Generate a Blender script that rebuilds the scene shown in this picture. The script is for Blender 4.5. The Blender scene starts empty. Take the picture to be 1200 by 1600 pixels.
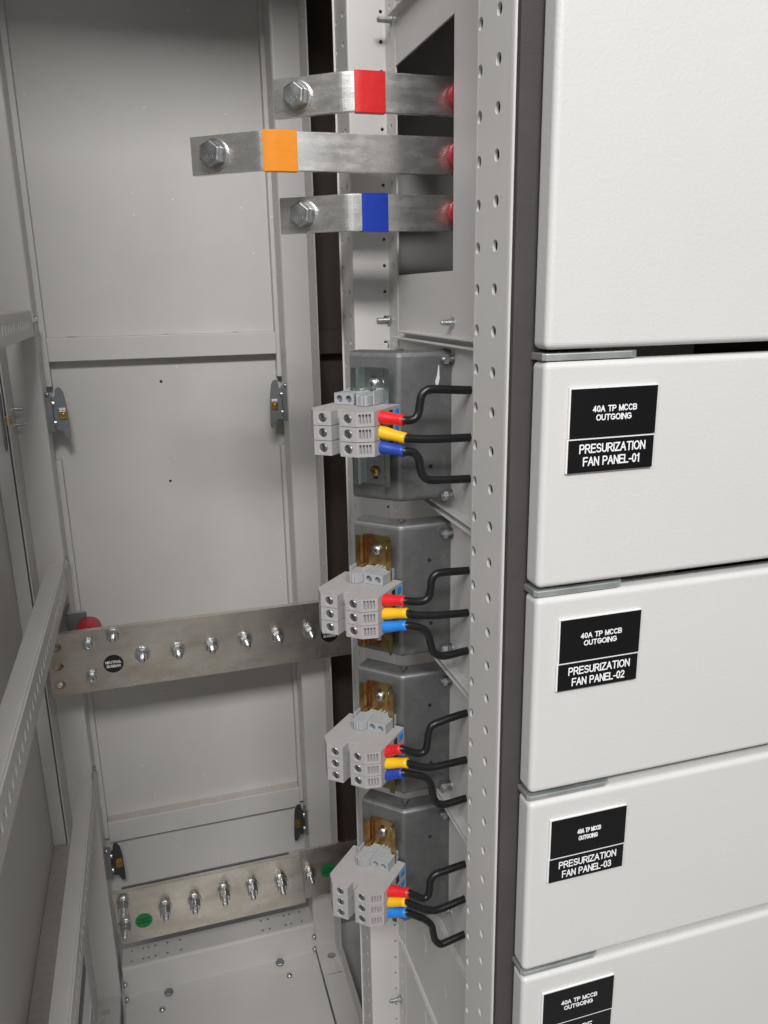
import bpy, bmesh, math, random
from mathutils import Vector, Matrix

random.seed(7)
S = bpy.context.scene
COL = S.collection
Z0 = 1.32                       # camera height above the floor; everything below is written relative to the camera

# ------------------------------------------------------------------ camera
cam_data = bpy.data.cameras.new("camera")
cam = bpy.data.objects.new("camera", cam_data)
COL.objects.link(cam)
yaw, pitch, roll = math.radians(16.43838), math.radians(15.41272), math.radians(1.00112)
cy, sy, cp, sp = math.cos(yaw), math.sin(yaw), math.cos(pitch), math.sin(pitch)
fw = Vector((sy * cp, cy * cp, -sp))
r0 = Vector((cy, -sy, 0))
d0 = fw.cross(r0)
ri = r0 * math.cos(roll) + d0 * math.sin(roll)
dn = -r0 * math.sin(roll) + d0 * math.cos(roll)
up = -dn
cam.matrix_world = Matrix(((ri.x, up.x, -fw.x, 0), (ri.y, up.y, -fw.y, 0), (ri.z, up.z, -fw.z, Z0), (0, 0, 0, 1)))
cam_data.sensor_fit = 'HORIZONTAL'
cam_data.sensor_width = 36.0
cam_data.lens = 36.0 * 1240.07 / 1200.0
cam_data.clip_start = 0.02
cam_data.clip_end = 60
S.camera = cam

# ------------------------------------------------------------------ world + lamps
W = bpy.data.worlds.new("World")
S.world = W
W.use_nodes = True
wn, wl = W.node_tree.nodes, W.node_tree.links
# noise of light and dark areas all round, added for bare metal to mirror
wtc = wn.new('ShaderNodeTexCoord')
wmp = wn.new('ShaderNodeMapping')
wmp.inputs['Scale'].default_value = (1.9, 1.9, 0.9)
wmp.inputs['Location'].default_value = (3.1, 0.4, 1.7)
wl.new(wtc.outputs['Generated'], wmp.inputs['Vector'])
wno = wn.new('ShaderNodeTexNoise')
wno.inputs['Scale'].default_value = 1.6
wno.inputs['Detail'].default_value = 2.5
wl.new(wmp.outputs['Vector'], wno.inputs['Vector'])
wra = wn.new('ShaderNodeValToRGB')
we = wra.color_ramp.elements
we[0].position, we[0].color = 0.42, (0.035, 0.036, 0.038, 1)
we[1].position, we[1].color = 0.60, (0.75, 0.76, 0.77, 1)
e_ = we.new(0.50)
e_.color = (0.13, 0.132, 0.135, 1)
wl.new(wno.outputs['Fac'], wra.inputs['Fac'])
# bright stripes added by compass direction for busbars to mirror, fading above and below
wse = wn.new('ShaderNodeSeparateXYZ')
wl.new(wtc.outputs['Generated'], wse.inputs[0])
wng = wn.new('ShaderNodeMath')
wng.operation = 'MULTIPLY'
wng.inputs[1].default_value = -1.0
wl.new(wse.outputs['Y'], wng.inputs[0])
wat = wn.new('ShaderNodeMath')
wat.operation = 'ARCTAN2'
wl.new(wse.outputs['X'], wat.inputs[0])
wl.new(wng.outputs[0], wat.inputs[1])
waz = wn.new('ShaderNodeMapRange')
waz.inputs['From Min'].default_value = math.radians(-50)
waz.inputs['From Max'].default_value = math.radians(50)
wl.new(wat.outputs[0], waz.inputs['Value'])
wr2 = wn.new('ShaderNodeValToRGB')
stops = [(-50, 0.0), (-38, 0.35), (-20, 0.1), (-6, 0.12), (8, 0.25), (12, 1.1), (16, 0.75), (18, 0.30), (21, 0.26), (23, 0.60), (27, 0.62), (29, 0.25), (38, 0.1), (50, 0.0)]
w2 = wr2.color_ramp.elements
while len(w2) < len(stops):
    w2.new(0.5)
for el, (dg, v) in zip(w2, stops):
    el.position = (dg + 50) / 100.0
    el.color = (v, v, v * 0.98, 1)
wl.new(waz.outputs['Result'], wr2.inputs['Fac'])
wab = wn.new('ShaderNodeMath')
wab.operation = 'ABSOLUTE'
wl.new(wse.outputs['Z'], wab.inputs[0])
wfe = wn.new('ShaderNodeMapRange')
wfe.inputs['From Min'].default_value = 0.55
wfe.inputs['From Max'].default_value = 0.30
wl.new(wab.outputs[0], wfe.inputs['Value'])
wsc = wn.new('ShaderNodeVectorMath')
wsc.operation = 'SCALE'
wl.new(wr2.outputs['Color'], wsc.inputs[0])
wl.new(wfe.outputs['Result'], wsc.inputs['Scale'])
wad = wn.new('ShaderNodeVectorMath')
wad.operation = 'ADD'
wl.new(wra.outputs['Color'], wad.inputs[0])
wl.new(wsc.outputs['Vector'], wad.inputs[1])
wl.new(wad.outputs['Vector'], wn['Background'].inputs[0])
wn['Background'].inputs[1].default_value = 0.85


def area_lamp(name, loc, target, sx, sy_, power, col):
    d = bpy.data.lights.new(name, 'AREA')
    d.shape = 'RECTANGLE'
    d.size, d.size_y, d.energy, d.color = sx, sy_, power, col
    o = bpy.data.objects.new(name, d)
    COL.objects.link(o)
    o.location = Vector(loc) + Vector((0, 0, Z0))
    v = Vector(target) - Vector(loc)
    o.rotation_euler = v.to_track_quat('-Z', 'Y').to_euler()
    return o


area_lamp("unseen_overhead_lamp", (-0.25, -1.95, 1.88), (0.0, 0.9, -0.2), 1.2, 0.42, 114.0, (1.0, 0.985, 0.965))
area_lamp("unseen_overhead_lamp", (-1.35, -0.75, 1.55), (0.1, 0.6, -0.2), 0.6, 1.2, 27.0, (1.0, 0.99, 0.98))
area_lamp("unseen_overhead_lamp", (1.15, -1.35, 1.60), (1.0, -1.0, 0.0), 1.2, 0.5, 9.0, (1.0, 0.99, 0.975))  # unseen fill lamp added to brighten the doors

S.view_settings.view_transform = 'Standard'
S.view_settings.look = 'None'
S.view_settings.gamma = 1
S.view_settings.exposure = -0.20
S.view_settings.use_curve_mapping = False
S.cycles.max_bounces = 10
S.cycles.diffuse_bounces = 6
S.cycles.use_denoising = True


# ------------------------------------------------------------------ materials
def mat(name, base, rough=0.5, metal=0.0, bump=0.0, bscale=600.0, var=0.0, vscale=6.0, rvar=0.0, spec=0.5, stretch=None, coat=0.0, specks=None, dust=0.0, dustcol=(0.40, 0.33, 0.28)):
    m = bpy.data.materials.new(name)
    m.use_nodes = True
    nt = m.node_tree
    N, L = nt.nodes, nt.links
    b = N['Principled BSDF']
    b.inputs['Base Color'].default_value = (*base, 1)
    b.inputs['Roughness'].default_value = rough
    b.inputs['Metallic'].default_value = metal
    b.inputs['Specular IOR Level'].default_value = spec
    b.inputs['Coat Weight'].default_value = coat
    tc = N.new('ShaderNodeTexCoord')
    src = tc.outputs['Object']
    if stretch:
        mp = N.new('ShaderNodeMapping')
        mp.inputs['Scale'].default_value = stretch
        L.new(src, mp.inputs['Vector'])
        src2 = mp.outputs['Vector']
    else:
        src2 = src
    if var > 0 or rvar > 0:
        n = N.new('ShaderNodeTexNoise')
        n.inputs['Scale'].default_value = vscale
        n.inputs['Detail'].default_value = 6
        n.inputs['Roughness'].default_value = 0.65
        L.new(src2, n.inputs['Vector'])
        if var > 0:
            mr = N.new('ShaderNodeMapRange')
            mr.inputs['From Min'].default_value = 0.3
            mr.inputs['From Max'].default_value = 0.7
            mr.inputs['To Min'].default_value = 1 - var
            mr.inputs['To Max'].default_value = 1 + var
            L.new(n.outputs['Fac'], mr.inputs['Value'])
            mx = N.new('ShaderNodeVectorMath')
            mx.operation = 'SCALE'
            mx.inputs[0].default_value = base
            L.new(mr.outputs['Result'], mx.inputs['Scale'])
            L.new(mx.outputs['Vector'], b.inputs['Base Color'])
        if rvar > 0:
            mr = N.new('ShaderNodeMapRange')
            mr.inputs['From Min'].default_value = 0.3
            mr.inputs['From Max'].default_value = 0.7
            mr.inputs['To Min'].default_value = max(0.02, rough - rvar)
            mr.inputs['To Max'].default_value = rough + rvar
            L.new(n.outputs['Fac'], mr.inputs['Value'])
            L.new(mr.outputs['Result'], b.inputs['Roughness'])
    if specks:
        # chips, grit and grains stuck in the coat
        vo_ = N.new('ShaderNodeTexVoronoi')
        vo_.inputs['Scale'].default_value = specks[0]
        L.new(src, vo_.inputs['Vector'])
        lt = N.new('ShaderNodeMath')
        lt.operation = 'LESS_THAN'
        lt.inputs[1].default_value = specks[1]
        L.new(vo_.outputs['Distance'], lt.inputs[0])
        sx_ = N.new('ShaderNodeSeparateXYZ')
        L.new(vo_.outputs['Color'], sx_.inputs[0])
        gt = N.new('ShaderNodeMath')
        gt.operation = 'GREATER_THAN'
        gt.inputs[1].default_value = specks[2]
        L.new(sx_.outputs['X'], gt.inputs[0])
        mu2 = N.new('ShaderNodeMath')
        mu2.operation = 'MULTIPLY'
        L.new(lt.outputs[0], mu2.inputs[0])
        L.new(gt.outputs[0], mu2.inputs[1])
        mi2 = N.new('ShaderNodeMix')
        mi2.data_type = 'RGBA'
        L.new(mu2.outputs['Value'], mi2.inputs['Factor'])
        bc2 = b.inputs['Base Color']
        if bc2.is_linked:
            L.new(bc2.links[0].from_socket, mi2.inputs['A'])
        else:
            mi2.inputs['A'].default_value = (*base, 1)
        mi2.inputs['B'].default_value = (*specks[3], 1)
        L.new(mi2.outputs['Result'], bc2)
    if dust > 0:
        # settled dust lies on the faces that look up
        ge = N.new('ShaderNodeNewGeometry')
        sp_ = N.new('ShaderNodeSeparateXYZ')
        L.new(ge.outputs['True Normal'], sp_.inputs[0])
        m1 = N.new('ShaderNodeMapRange')
        m1.inputs['From Min'].default_value = 0.85
        m1.inputs['From Max'].default_value = 0.99
        L.new(sp_.outputs['Z'], m1.inputs['Value'])
        dn_ = N.new('ShaderNodeTexNoise')
        dn_.inputs['Scale'].default_value = 130
        dn_.inputs['Detail'].default_value = 8
        L.new(src, dn_.inputs['Vector'])
        m2 = N.new('ShaderNodeMapRange')
        m2.inputs['From Min'].default_value = 0.3
        m2.inputs['From Max'].default_value = 0.7
        m2.inputs['To Min'].default_value = dust * 0.4
        m2.inputs['To Max'].default_value = dust
        L.new(dn_.outputs['Fac'], m2.inputs['Value'])
        mu = N.new('ShaderNodeMath')
        mu.operation = 'MULTIPLY'
        L.new(m1.outputs['Result'], mu.inputs[0])
        L.new(m2.outputs['Result'], mu.inputs[1])
        mi = N.new('ShaderNodeMix')
        mi.data_type = 'RGBA'
        L.new(mu.outputs['Value'], mi.inputs['Factor'])
        bc = b.inputs['Base Color']
        if bc.is_linked:
            L.new(bc.links[0].from_socket, mi.inputs['A'])
        else:
            mi.inputs['A'].default_value = (*base, 1)
        mi.inputs['B'].default_value = (*dustcol, 1)
        L.new(mi.outputs['Result'], bc)
    if bump > 0:
        n2 = N.new('ShaderNodeTexNoise')
        n2.inputs['Scale'].default_value = bscale
        n2.inputs['Detail'].default_value = 3
        L.new(src2, n2.inputs['Vector'])
        bp = N.new('ShaderNodeBump')
        bp.inputs['Strength'].default_value = bump
        bp.inputs['Distance'].default_value = 0.001
        L.new(n2.outputs['Fac'], bp.inputs['Height'])
        L.new(bp.outputs['Normal'], b.inputs['Normal'])
    return m


def ramp_mix(m, scale, stops, detail=4.0, stretch=None):
    """colour from a noise ramp: wear, passivation colours, stains of the metal itself"""
    nt = m.node_tree
    N, L = nt.nodes, nt.links
    b = N['Principled BSDF']
    tc = N.new('ShaderNodeTexCoord')
    src = tc.outputs['Object']
    if stretch:
        mp = N.new('ShaderNodeMapping')
        mp.inputs['Scale'].default_value = stretch
        L.new(src, mp.inputs['Vector'])
        src = mp.outputs['Vector']
    n = N.new('ShaderNodeTexNoise')
    n.inputs['Scale'].default_value = scale
    n.inputs['Detail'].default_value = detail
    n.inputs['Roughness'].default_value = 0.6
    L.new(src, n.inputs['Vector'])
    r = N.new('ShaderNodeValToRGB')
    els = r.color_ramp.elements
    while len(els) < len(stops):
        els.new(0.5)
    for e, (p, c) in zip(els, stops):
        e.position = p
        e.color = (*c, 1)
    L.new(n.outputs['Fac'], r.inputs['Fac'])
    L.new(r.outputs['Color'], b.inputs['Base Color'])
    return m


def add_scratches(m, scale, strength, stretch):
    """fine drawn lines that vary the gloss of bare metal"""
    nt = m.node_tree
    N, L = nt.nodes, nt.links
    b = N['Principled BSDF']
    tc = N.new('ShaderNodeTexCoord')
    mp = N.new('ShaderNodeMapping')
    mp.inputs['Scale'].default_value = stretch
    L.new(tc.outputs['Object'], mp.inputs['Vector'])
    n = N.new('ShaderNodeTexNoise')
    n.inputs['Scale'].default_value = scale
    n.inputs['Detail'].default_value = 5
    L.new(mp.outputs['Vector'], n.inputs['Vector'])
    bp = N.new('ShaderNodeBump')
    bp.inputs['Strength'].default_value = strength
    bp.inputs['Distance'].default_value = 0.0006
    L.new(n.outputs['Fac'], bp.inputs['Height'])
    L.new(bp.outputs['Normal'], b.inputs['Normal'])
    return m


M = {}
M['paint'] = mat('light_grey_powder_coat', (0.60, 0.587, 0.574), 0.42, bump=0.14, bscale=700, var=0.05, vscale=4.5, rvar=0.07, specks=(70, 0.10, 0.93, (0.80, 0.79, 0.77)))
M['paint_dusty'] = mat('dusty_grey_powder_coat', (0.60, 0.587, 0.574), 0.45, bump=0.10, bscale=700, var=0.035, vscale=5, dust=0.75, dustcol=(0.47, 0.40, 0.355))
M['chamber'] = mat('shaded_brown_chamber', (0.085, 0.062, 0.050), 0.6, var=0.1, vscale=8)  # brown tone with the chamber's shade put into the base colour
M['paint_post'] = mat('light_grey_post_paint', (0.60, 0.587, 0.574), 0.40, bump=0.12, bscale=520, var=0.03, vscale=9, rvar=0.05)
M['paint_door'] = mat('white_textured_door_paint', (0.595, 0.588, 0.578), 0.38, bump=0.17, bscale=430, var=0.02, vscale=5, rvar=0.06, specks=(55, 0.055, 0.955, (0.30, 0.27, 0.24)))
M['hall_floor'] = mat('grey_concrete', (0.30, 0.29, 0.28), 0.7, bump=0.3, bscale=60, var=0.15, vscale=3)
M['gasket'] = mat('dark_foam_gasket', (0.056, 0.049, 0.050), 0.85, bump=0.5, bscale=1500, var=0.12, vscale=30)
M['galv'] = mat('galvanised_sheet', (0.36, 0.375, 0.38), 0.50, 0.80, bump=0.05, bscale=300, rvar=0.10, vscale=28)
ramp_mix(M['galv'], 26, [(0.30, (0.16, 0.167, 0.169)), (0.46, (0.235, 0.242, 0.243)), (0.55, (0.205, 0.211, 0.213)), (0.70, (0.31, 0.315, 0.313))], 7)
M['zinc'] = mat('zinc_plated_steel', (0.56, 0.575, 0.58), 0.36, 1.0, rvar=0.08, vscale=120, var=0.15)
M['zincdark'] = mat('dull_zinc_plate', (0.24, 0.255, 0.27), 0.42, 0.65, rvar=0.08, vscale=40, var=0.12)
M['cam'] = mat('grey_lock_plate', (0.21, 0.225, 0.24), 0.45, 0.25, var=0.06, vscale=40)
M['hinge'] = mat('bright_zinc_hinge', (0.50, 0.53, 0.52), 0.40, 0.75, rvar=0.10, vscale=60, var=0.12)
M['lock_dark'] = mat('dark_lock_plate', (0.045, 0.047, 0.053), 0.45)
M['brass'] = mat('brass', (0.55, 0.36, 0.12), 0.35, 1.0, var=0.2, vscale=200)
M['rail_zinc'] = mat('blue_zinc_rail', (0.5, 0.55, 0.55), 0.24, 1.0, rvar=0.06, vscale=40)
ramp_mix(M['rail_zinc'], 42, [(0.32, (0.52, 0.60, 0.56)), (0.48, (0.50, 0.54, 0.58)), (0.58, (0.52, 0.62, 0.54)), (0.72, (0.62, 0.58, 0.62))], 2)
M['rail_yellow'] = mat('yellow_passivated_rail', (0.4, 0.28, 0.1), 0.28, 1.0, rvar=0.06, vscale=40)
ramp_mix(M['rail_yellow'], 46, [(0.30, (0.40, 0.30, 0.10)), (0.44, (0.36, 0.17, 0.08)), (0.54, (0.46, 0.33, 0.13)), (0.64, (0.30, 0.32, 0.12)), (0.76, (0.40, 0.20, 0.17))], 2)
M['bar'] = mat('bare_aluminium_bar', (0.60, 0.585, 0.56), 0.27, 0.90, rvar=0.07, vscale=45, stretch=(1, 1, 2.5))
ramp_mix(M['bar'], 34, [(0.25, (0.74, 0.725, 0.70)), (0.5, (0.80, 0.79, 0.77)), (0.75, (0.84, 0.83, 0.82))], 8, stretch=(1, 1, 5))
add_scratches(M['bar'], 60, 0.08, (2, 2, 10))
M['busplate'] = mat('worn_tinned_bar', (0.52, 0.485, 0.43), 0.30, 1.0, rvar=0.10, vscale=14)
ramp_mix(M['busplate'], 16, [(0.28, (0.46, 0.41, 0.35)), (0.5, (0.63, 0.59, 0.53)), (0.74, (0.74, 0.71, 0.66))], 9, stretch=(0.6, 1, 1.6))
add_scratches(M['busplate'], 40, 0.14, (0.6, 1, 9))
M['tape_red'] = mat('red_sleeve', (0.62, 0.012, 0.014), 0.36, bump=0.25, bscale=110)
M['tape_orange'] = mat('orange_sleeve', (0.78, 0.25, 0.003), 0.36, bump=0.25, bscale=110)
M['tape_blue'] = mat('blue_sleeve', (0.006, 0.035, 0.34), 0.36, bump=0.25, bscale=110)
M['boot_red'] = mat('red_boot', (0.72, 0.016, 0.022), 0.38)
M['boot_yellow'] = mat('yellow_boot', (0.83, 0.47, 0.012), 0.38)
M['boot_blue'] = mat('blue_boot', (0.02, 0.06, 0.36), 0.38)
M['boot_sky'] = mat('bright_blue_boot', (0.02, 0.20, 0.66), 0.38)
M['cable'] = mat('black_cable', (0.011, 0.011, 0.012), 0.36, bump=0.15, bscale=260)
M['plastic'] = mat('warm_grey_polyamide', (0.35, 0.338, 0.340), 0.55, bump=0.06, bscale=800, var=0.06, vscale=90, dust=0.6, dustcol=(0.41, 0.38, 0.365))
M['plastic_blue'] = mat('cool_grey_polyamide', (0.335, 0.35, 0.365), 0.5, bump=0.05, bscale=800, var=0.05, vscale=90)
M['slotdark'] = mat('dark_terminal_recess', (0.02, 0.02, 0.022), 0.6)
M['marker'] = mat('blue_terminal_clip', (0.012, 0.22, 0.60), 0.45)
M['insul'] = mat('red_insulator_resin', (0.48, 0.008, 0.022), 0.40)
M['black'] = mat('black_laminate', (0.004, 0.004, 0.005), 0.32, var=0.1, vscale=50, spec=0.3)
M['white'] = mat('white_engraving', (0.80, 0.79, 0.82), 0.5)
M['sticker_black'] = mat('black_vinyl', (0.010, 0.010, 0.011), 0.35)
M['sticker_green'] = mat('green_vinyl', (0.006, 0.20, 0.045), 0.4)
M['ink_dark'] = mat('dark_ink', (0.010, 0.045, 0.018), 0.5)
M['ink'] = mat('black_marker_ink', (0.008, 0.008, 0.008), 0.5)
M['rubber_red'] = mat('red_edge_paint', (0.42, 0.05, 0.02), 0.5)


# ------------------------------------------------------------------ building helpers
def empty(name, loc, label, cat, group=None):
    o = bpy.data.objects.new(name, None)
    o.empty_display_size = 0.02
    COL.objects.link(o)
    o.location = (loc[0], loc[1], loc[2] + Z0)
    o['label'], o['category'] = label, cat
    if group:
        o['group'] = group
    return o


def base_of(o):
    v = Vector((0, 0, 0))
    while o is not None:
        v += Vector(o.location)
        o = o.parent
    return v


def obj(name, bm, m, parent=None, label=None, cat=None, group=None, kind=None, bevel=0.0, bseg=2, solid=None, weld=True, smooth=False, flip=True):
    if weld:
        bmesh.ops.remove_doubles(bm, verts=bm.verts, dist=1e-5)
    if flip:
        bmesh.ops.recalc_face_normals(bm, faces=bm.faces)
    b = base_of(parent) if parent else Vector((0, 0, 0))
    if parent is None:
        xs = [v.co for v in bm.verts]
        b = Vector(((min(v.x for v in xs) + max(v.x for v in xs)) / 2, (min(v.y for v in xs) + max(v.y for v in xs)) / 2, min(v.z for v in xs) + Z0))
    bmesh.ops.translate(bm, verts=bm.verts, vec=Vector((0, 0, Z0)) - b)
    if smooth:
        for f in bm.faces:
            f.smooth = True
    me = bpy.data.meshes.new(name)
    bm.to_mesh(me)
    bm.free()
    me.materials.append(m)
    o = bpy.data.objects.new(name, me)
    COL.objects.link(o)
    if parent:
        o.parent = parent
    else:
        o.location = b
    if label:
        o['label'] = label
    if cat:
        o['category'] = cat
    if group:
        o['group'] = group
    if kind:
        o['kind'] = kind
    if solid:
        md = o.modifiers.new("thickness", 'SOLIDIFY')
        md.thickness = abs(solid)
        md.offset = -1 if solid > 0 else 1
    if bevel > 0:
        md = o.modifiers.new("edge", 'BEVEL')
        md.width = bevel
        md.segments = bseg
        md.limit_method = 'ANGLE'
        md.angle_limit = math.radians(40)
        md.harden_normals = False
    return o


def box(bm, x0, x1, y0, y1, z0, z1):
    v = [bm.verts.new((x, y, z)) for x in (x0, x1) for y in (y0, y1) for z in (z0, z1)]
    for f in ((0, 1, 3, 2), (4, 6, 7, 5), (0, 4, 5, 1), (2, 3, 7, 6), (0, 2, 6, 4), (1, 5, 7, 3)):
        bm.faces.new([v[i] for i in f])


def obox(bm, o, ex, ey, ez):
    """box from a corner and three edge vectors"""
    o, ex, ey, ez = Vector(o), Vector(ex), Vector(ey), Vector(ez)
    v = [bm.verts.new(o + ex * a + ey * b + ez * c) for a in (0, 1) for b in (0, 1) for c in (0, 1)]
    for f in ((0, 1, 3, 2), (4, 6, 7, 5), (0, 4, 5, 1), (2, 3, 7, 6), (0, 2, 6, 4), (1, 5, 7, 3)):
        bm.faces.new([v[i] for i in f])


def prism(bm, pts, o, ex, ey, ez):
    """polygon pts (a,b) in the plane o+a*ex+b*ey, extruded by the vector ez"""
    o, ex, ey, ez = Vector(o), Vector(ex), Vector(ey), Vector(ez)
    lo = [bm.verts.new(o + ex * a + ey * b) for a, b in pts]
    hi = [bm.verts.new(v.co + ez) for v in lo]
    bm.faces.new(lo[::-1])
    bm.faces.new(hi)
    n = len(pts)
    for i in range(n):
        j = (i + 1) % n
        bm.faces.new((lo[i], lo[j], hi[j], hi[i]))


def frame_of(axis):
    a = Vector(axis).normalized()
    h = Vector((0, 0, 1)) if abs(a.z) < 0.9 else Vector((1, 0, 0))
    u = h.cross(a).normalized()
    return u, a.cross(u), a


def lathe(bm, c, axis, prof, n=20, phase=0.0):
    """prof: (distance along the axis, radius) list"""
    u, v, a = frame_of(axis)
    c = Vector(c)
    rings = []
    for t, r in prof:
        if r <= 1e-6:
            rings.append([bm.verts.new(c + a * t)])
        else:
            rings.append([bm.verts.new(c + a * t + (u * math.cos(phase + 2 * math.pi * k / n) + v * math.sin(phase + 2 * math.pi * k / n)) * r) for k in range(n)])
    for A, B in zip(rings, rings[1:]):
        for k in range(n):
            j = (k + 1) % n
            if len(A) == 1 and len(B) == 1:
                continue
            if len(A) == 1:
                bm.faces.new((A[0], B[j], B[k]))
            elif len(B) == 1:
                bm.faces.new((A[k], A[j], B[0]))
            else:
                bm.faces.new((A[k], A[j], B[j], B[k]))
    for R, fl in ((rings[0], True), (rings[-1], False)):
        if len(R) > 1:
            bm.faces.new(R[::-1] if fl else R)


def hexhead(bm, c, axis, af, h):
    r = af / math.sqrt(3)
    lathe(bm, c, axis, [(0, r), (h * 0.82, r), (h, r * 0.86)], 6, phase=0.4)


def thread(bm, c, axis, length, r, pitch=0.0015, n=12):
    prof = [(0, r * 0.86)]
    k = int(length / pitch)
    for i in range(k):
        t = i * pitch
        prof += [(t + pitch * 0.25, r), (t + pitch * 0.6, r), (t + pitch * 0.85, r * 0.86)]
    prof += [(length, r * 0.86), (length + 0.0008, r * 0.6)]
    lathe(bm, c, axis, prof, n)


def holed_rect(bm, o, ex, ey, a0, a1, b0, b1, poly, depth=0.0, lip=0.0, nrm=None, floor=False):
    """rect [a0,a1]x[b0,b1] with a polygonal hole poly [(a,b)]; the hole may run depth deep along -nrm"""
    o, ex, ey = Vector(o), Vector(ex), Vector(ey)
    ca = sum(p[0] for p in poly) / len(poly)
    cb = sum(p[1] for p in poly) / len(poly)
    outer = []
    for a, b in poly:
        da, db = a - ca, b - cb
        ts = []
        if da > 1e-9:
            ts.append((a1 - ca) / da)
        if da < -1e-9:
            ts.append((a0 - ca) / da)
        if db > 1e-9:
            ts.append((b1 - cb) / db)
        if db < -1e-9:
            ts.append((b0 - cb) / db)
        t = min(ts)
        outer.append([ca + da * t, cb + db * t])
    used = set()
    for (x, y) in ((a0, b0), (a1, b0), (a1, b1), (a0, b1)):
        k = min((i for i in range(len(outer)) if i not in used), key=lambda i: (outer[i][0] - x) ** 2 + (outer[i][1] - y) ** 2)
        outer[k] = [x, y]
        used.add(k)
    P = lambda a, b, d=0.0: o + ex * a + ey * b - (nrm * d if nrm is not None else Vector((0, 0, 0)))
    vo = [bm.verts.new(P(a, b)) for a, b in outer]
    rings = [vo]
    if lip > 0:
        sc = 1 + lip / max(1e-6, math.hypot(poly[0][0] - ca, poly[0][1] - cb))
        rings.append([bm.verts.new(P(ca + (a - ca) * sc, cb + (b - cb) * sc)) for a, b in poly])
        rings.append([bm.verts.new(P(a, b, lip * 0.9)) for a, b in poly])
    else:
        rings.append([bm.verts.new(P(a, b)) for a, b in poly])
    if depth > 0:
        rings.append([bm.verts.new(P(a, b, depth)) for a, b in poly])
    n = len(poly)
    for A, B in zip(rings, rings[1:]):
        for i in range(n):
            j = (i + 1) % n
            if (A[i].co - A[j].co).length < 1e-7:
                bm.faces.new((A[i], B[j], B[i]))
            else:
                bm.faces.new((A[i], A[j], B[j], B[i]))
    if floor:
        bm.faces.new(rings[-1])


def circ(ca, cb, r, n=16, ry=None):
    ry = ry or r
    return [(ca + r * math.cos(2 * math.pi * (k + 0.5) / n), cb + ry * math.sin(2 * math.pi * (k + 0.5) / n)) for k in range(n)]


def quad(bm, a, b, c, d):
    bm.faces.new([bm.verts.new(Vector(p)) for p in (a, b, c, d)])


def sheet_profile(bm, pts, z0, z1, holes=None, r=0.002):
    """folded sheet: XY polyline pts with rounded folds, extruded in z; holes {segment: (columns at s mm, radius, pitch, z phase)}"""
    holes = holes or {}
    P = [Vector((x, y)) for x, y in pts]
    segs, prev = [], P[0]
    for i in range(1, len(P)):
        if i < len(P) - 1:
            d1 = (P[i] - P[i - 1]).normalized()
            d2 = (P[i + 1] - P[i]).normalized()
            a, b = P[i] - d1 * r, P[i] + d2 * r
            segs.append((i - 1, prev, a))
            arc = [a]
            for k in range(1, 5):
                t = k / 4
                q = (1 - t) ** 2 * a + 2 * t * (1 - t) * P[i] + t * t * b
                segs.append((None, arc[-1], q))
                arc.append(q)
            prev = b
        else:
            segs.append((i - 1, prev, P[i]))
    for idx, a, b in segs:
        if idx in holes:
            cols, rad, pitch, zp = holes[idx]
            Ls = (b - a).length
            ex = Vector(((b - a).x / Ls, (b - a).y / Ls, 0))
            s_off = (a - P[idx]).length
            cs = sorted(c - s_off for c in cols)
            cuts = [0] + [(u + v) / 2 for u, v in zip(cs, cs[1:])] + [Ls]
            k0 = math.ceil((z0 + pitch / 2 - zp) / pitch)
            zs = []
            k = k0
            while zp + k * pitch + pitch / 2 <= z1:
                zs.append(zp + k * pitch)
                k += 1
            o = Vector((a.x, a.y, 0))
            nr = ex.cross(Vector((0, 0, 1)))
            for ci, c in enumerate(cs):
                for z in zs:
                    holed_rect(bm, o, ex, (0, 0, 1), cuts[ci], cuts[ci + 1], z - pitch / 2, z + pitch / 2, circ(c, z, rad, 16))
            for (u, v) in ((z0, zs[0] - pitch / 2), (zs[-1] + pitch / 2, z1)):
                if v - u > 1e-5:
                    quad(bm, (a.x, a.y, u), (b.x, b.y, u), (b.x, b.y, v), (a.x, a.y, v))
        else:
            quad(bm, (a.x, a.y, z0), (b.x, b.y, z0), (b.x, b.y, z1), (a.x, a.y, z1))


def smooth_path(pts, step=8):
    P = [Vector(p) for p in pts]
    out = []
    for i in range(len(P) - 1):
        p0, p1, p2, p3 = P[max(0, i - 1)], P[i], P[i + 1], P[min(len(P) - 1, i + 2)]
        for k in range(step):
            t = k / step
            out.append(0.5 * ((2 * p1) + (p2 - p0) * t + (2 * p0 - 5 * p1 + 4 * p2 - p3) * t * t + (3 * p1 - p0 - 3 * p2 + p3) * t ** 3))
    out.append(P[-1])
    return out


def tube(bm, path, rad, n=14):
    rings, u = [], None
    for i, p in enumerate(path):
        d = (path[min(i + 1, len(path) - 1)] - path[max(i - 1, 0)]).normalized()
        if u is None:
            u = frame_of(d)[0]
        u = (u - d * u.dot(d)).normalized()
        v = d.cross(u)
        r = rad(i / (len(path) - 1)) if callable(rad) else rad
        rings.append([bm.verts.new(p + (u * math.cos(2 * math.pi * k / n) + v * math.sin(2 * math.pi * k / n)) * r) for k in range(n)])
    for A, B in zip(rings, rings[1:]):
        for k in range(n):
            j = (k + 1) % n
            bm.faces.new((A[k], A[j], B[j], B[k]))
    bm.faces.new(rings[0][::-1])
    bm.faces.new(rings[-1])


def arc(cx, cy_, rx, ry, a0, a1, n=9):
    return [(cx + rx * math.cos(math.radians(a0 + (a1 - a0) * k / (n - 1))), cy_ + ry * math.sin(math.radians(a0 + (a1 - a0) * k / (n - 1)))) for k in range(n)]


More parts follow.
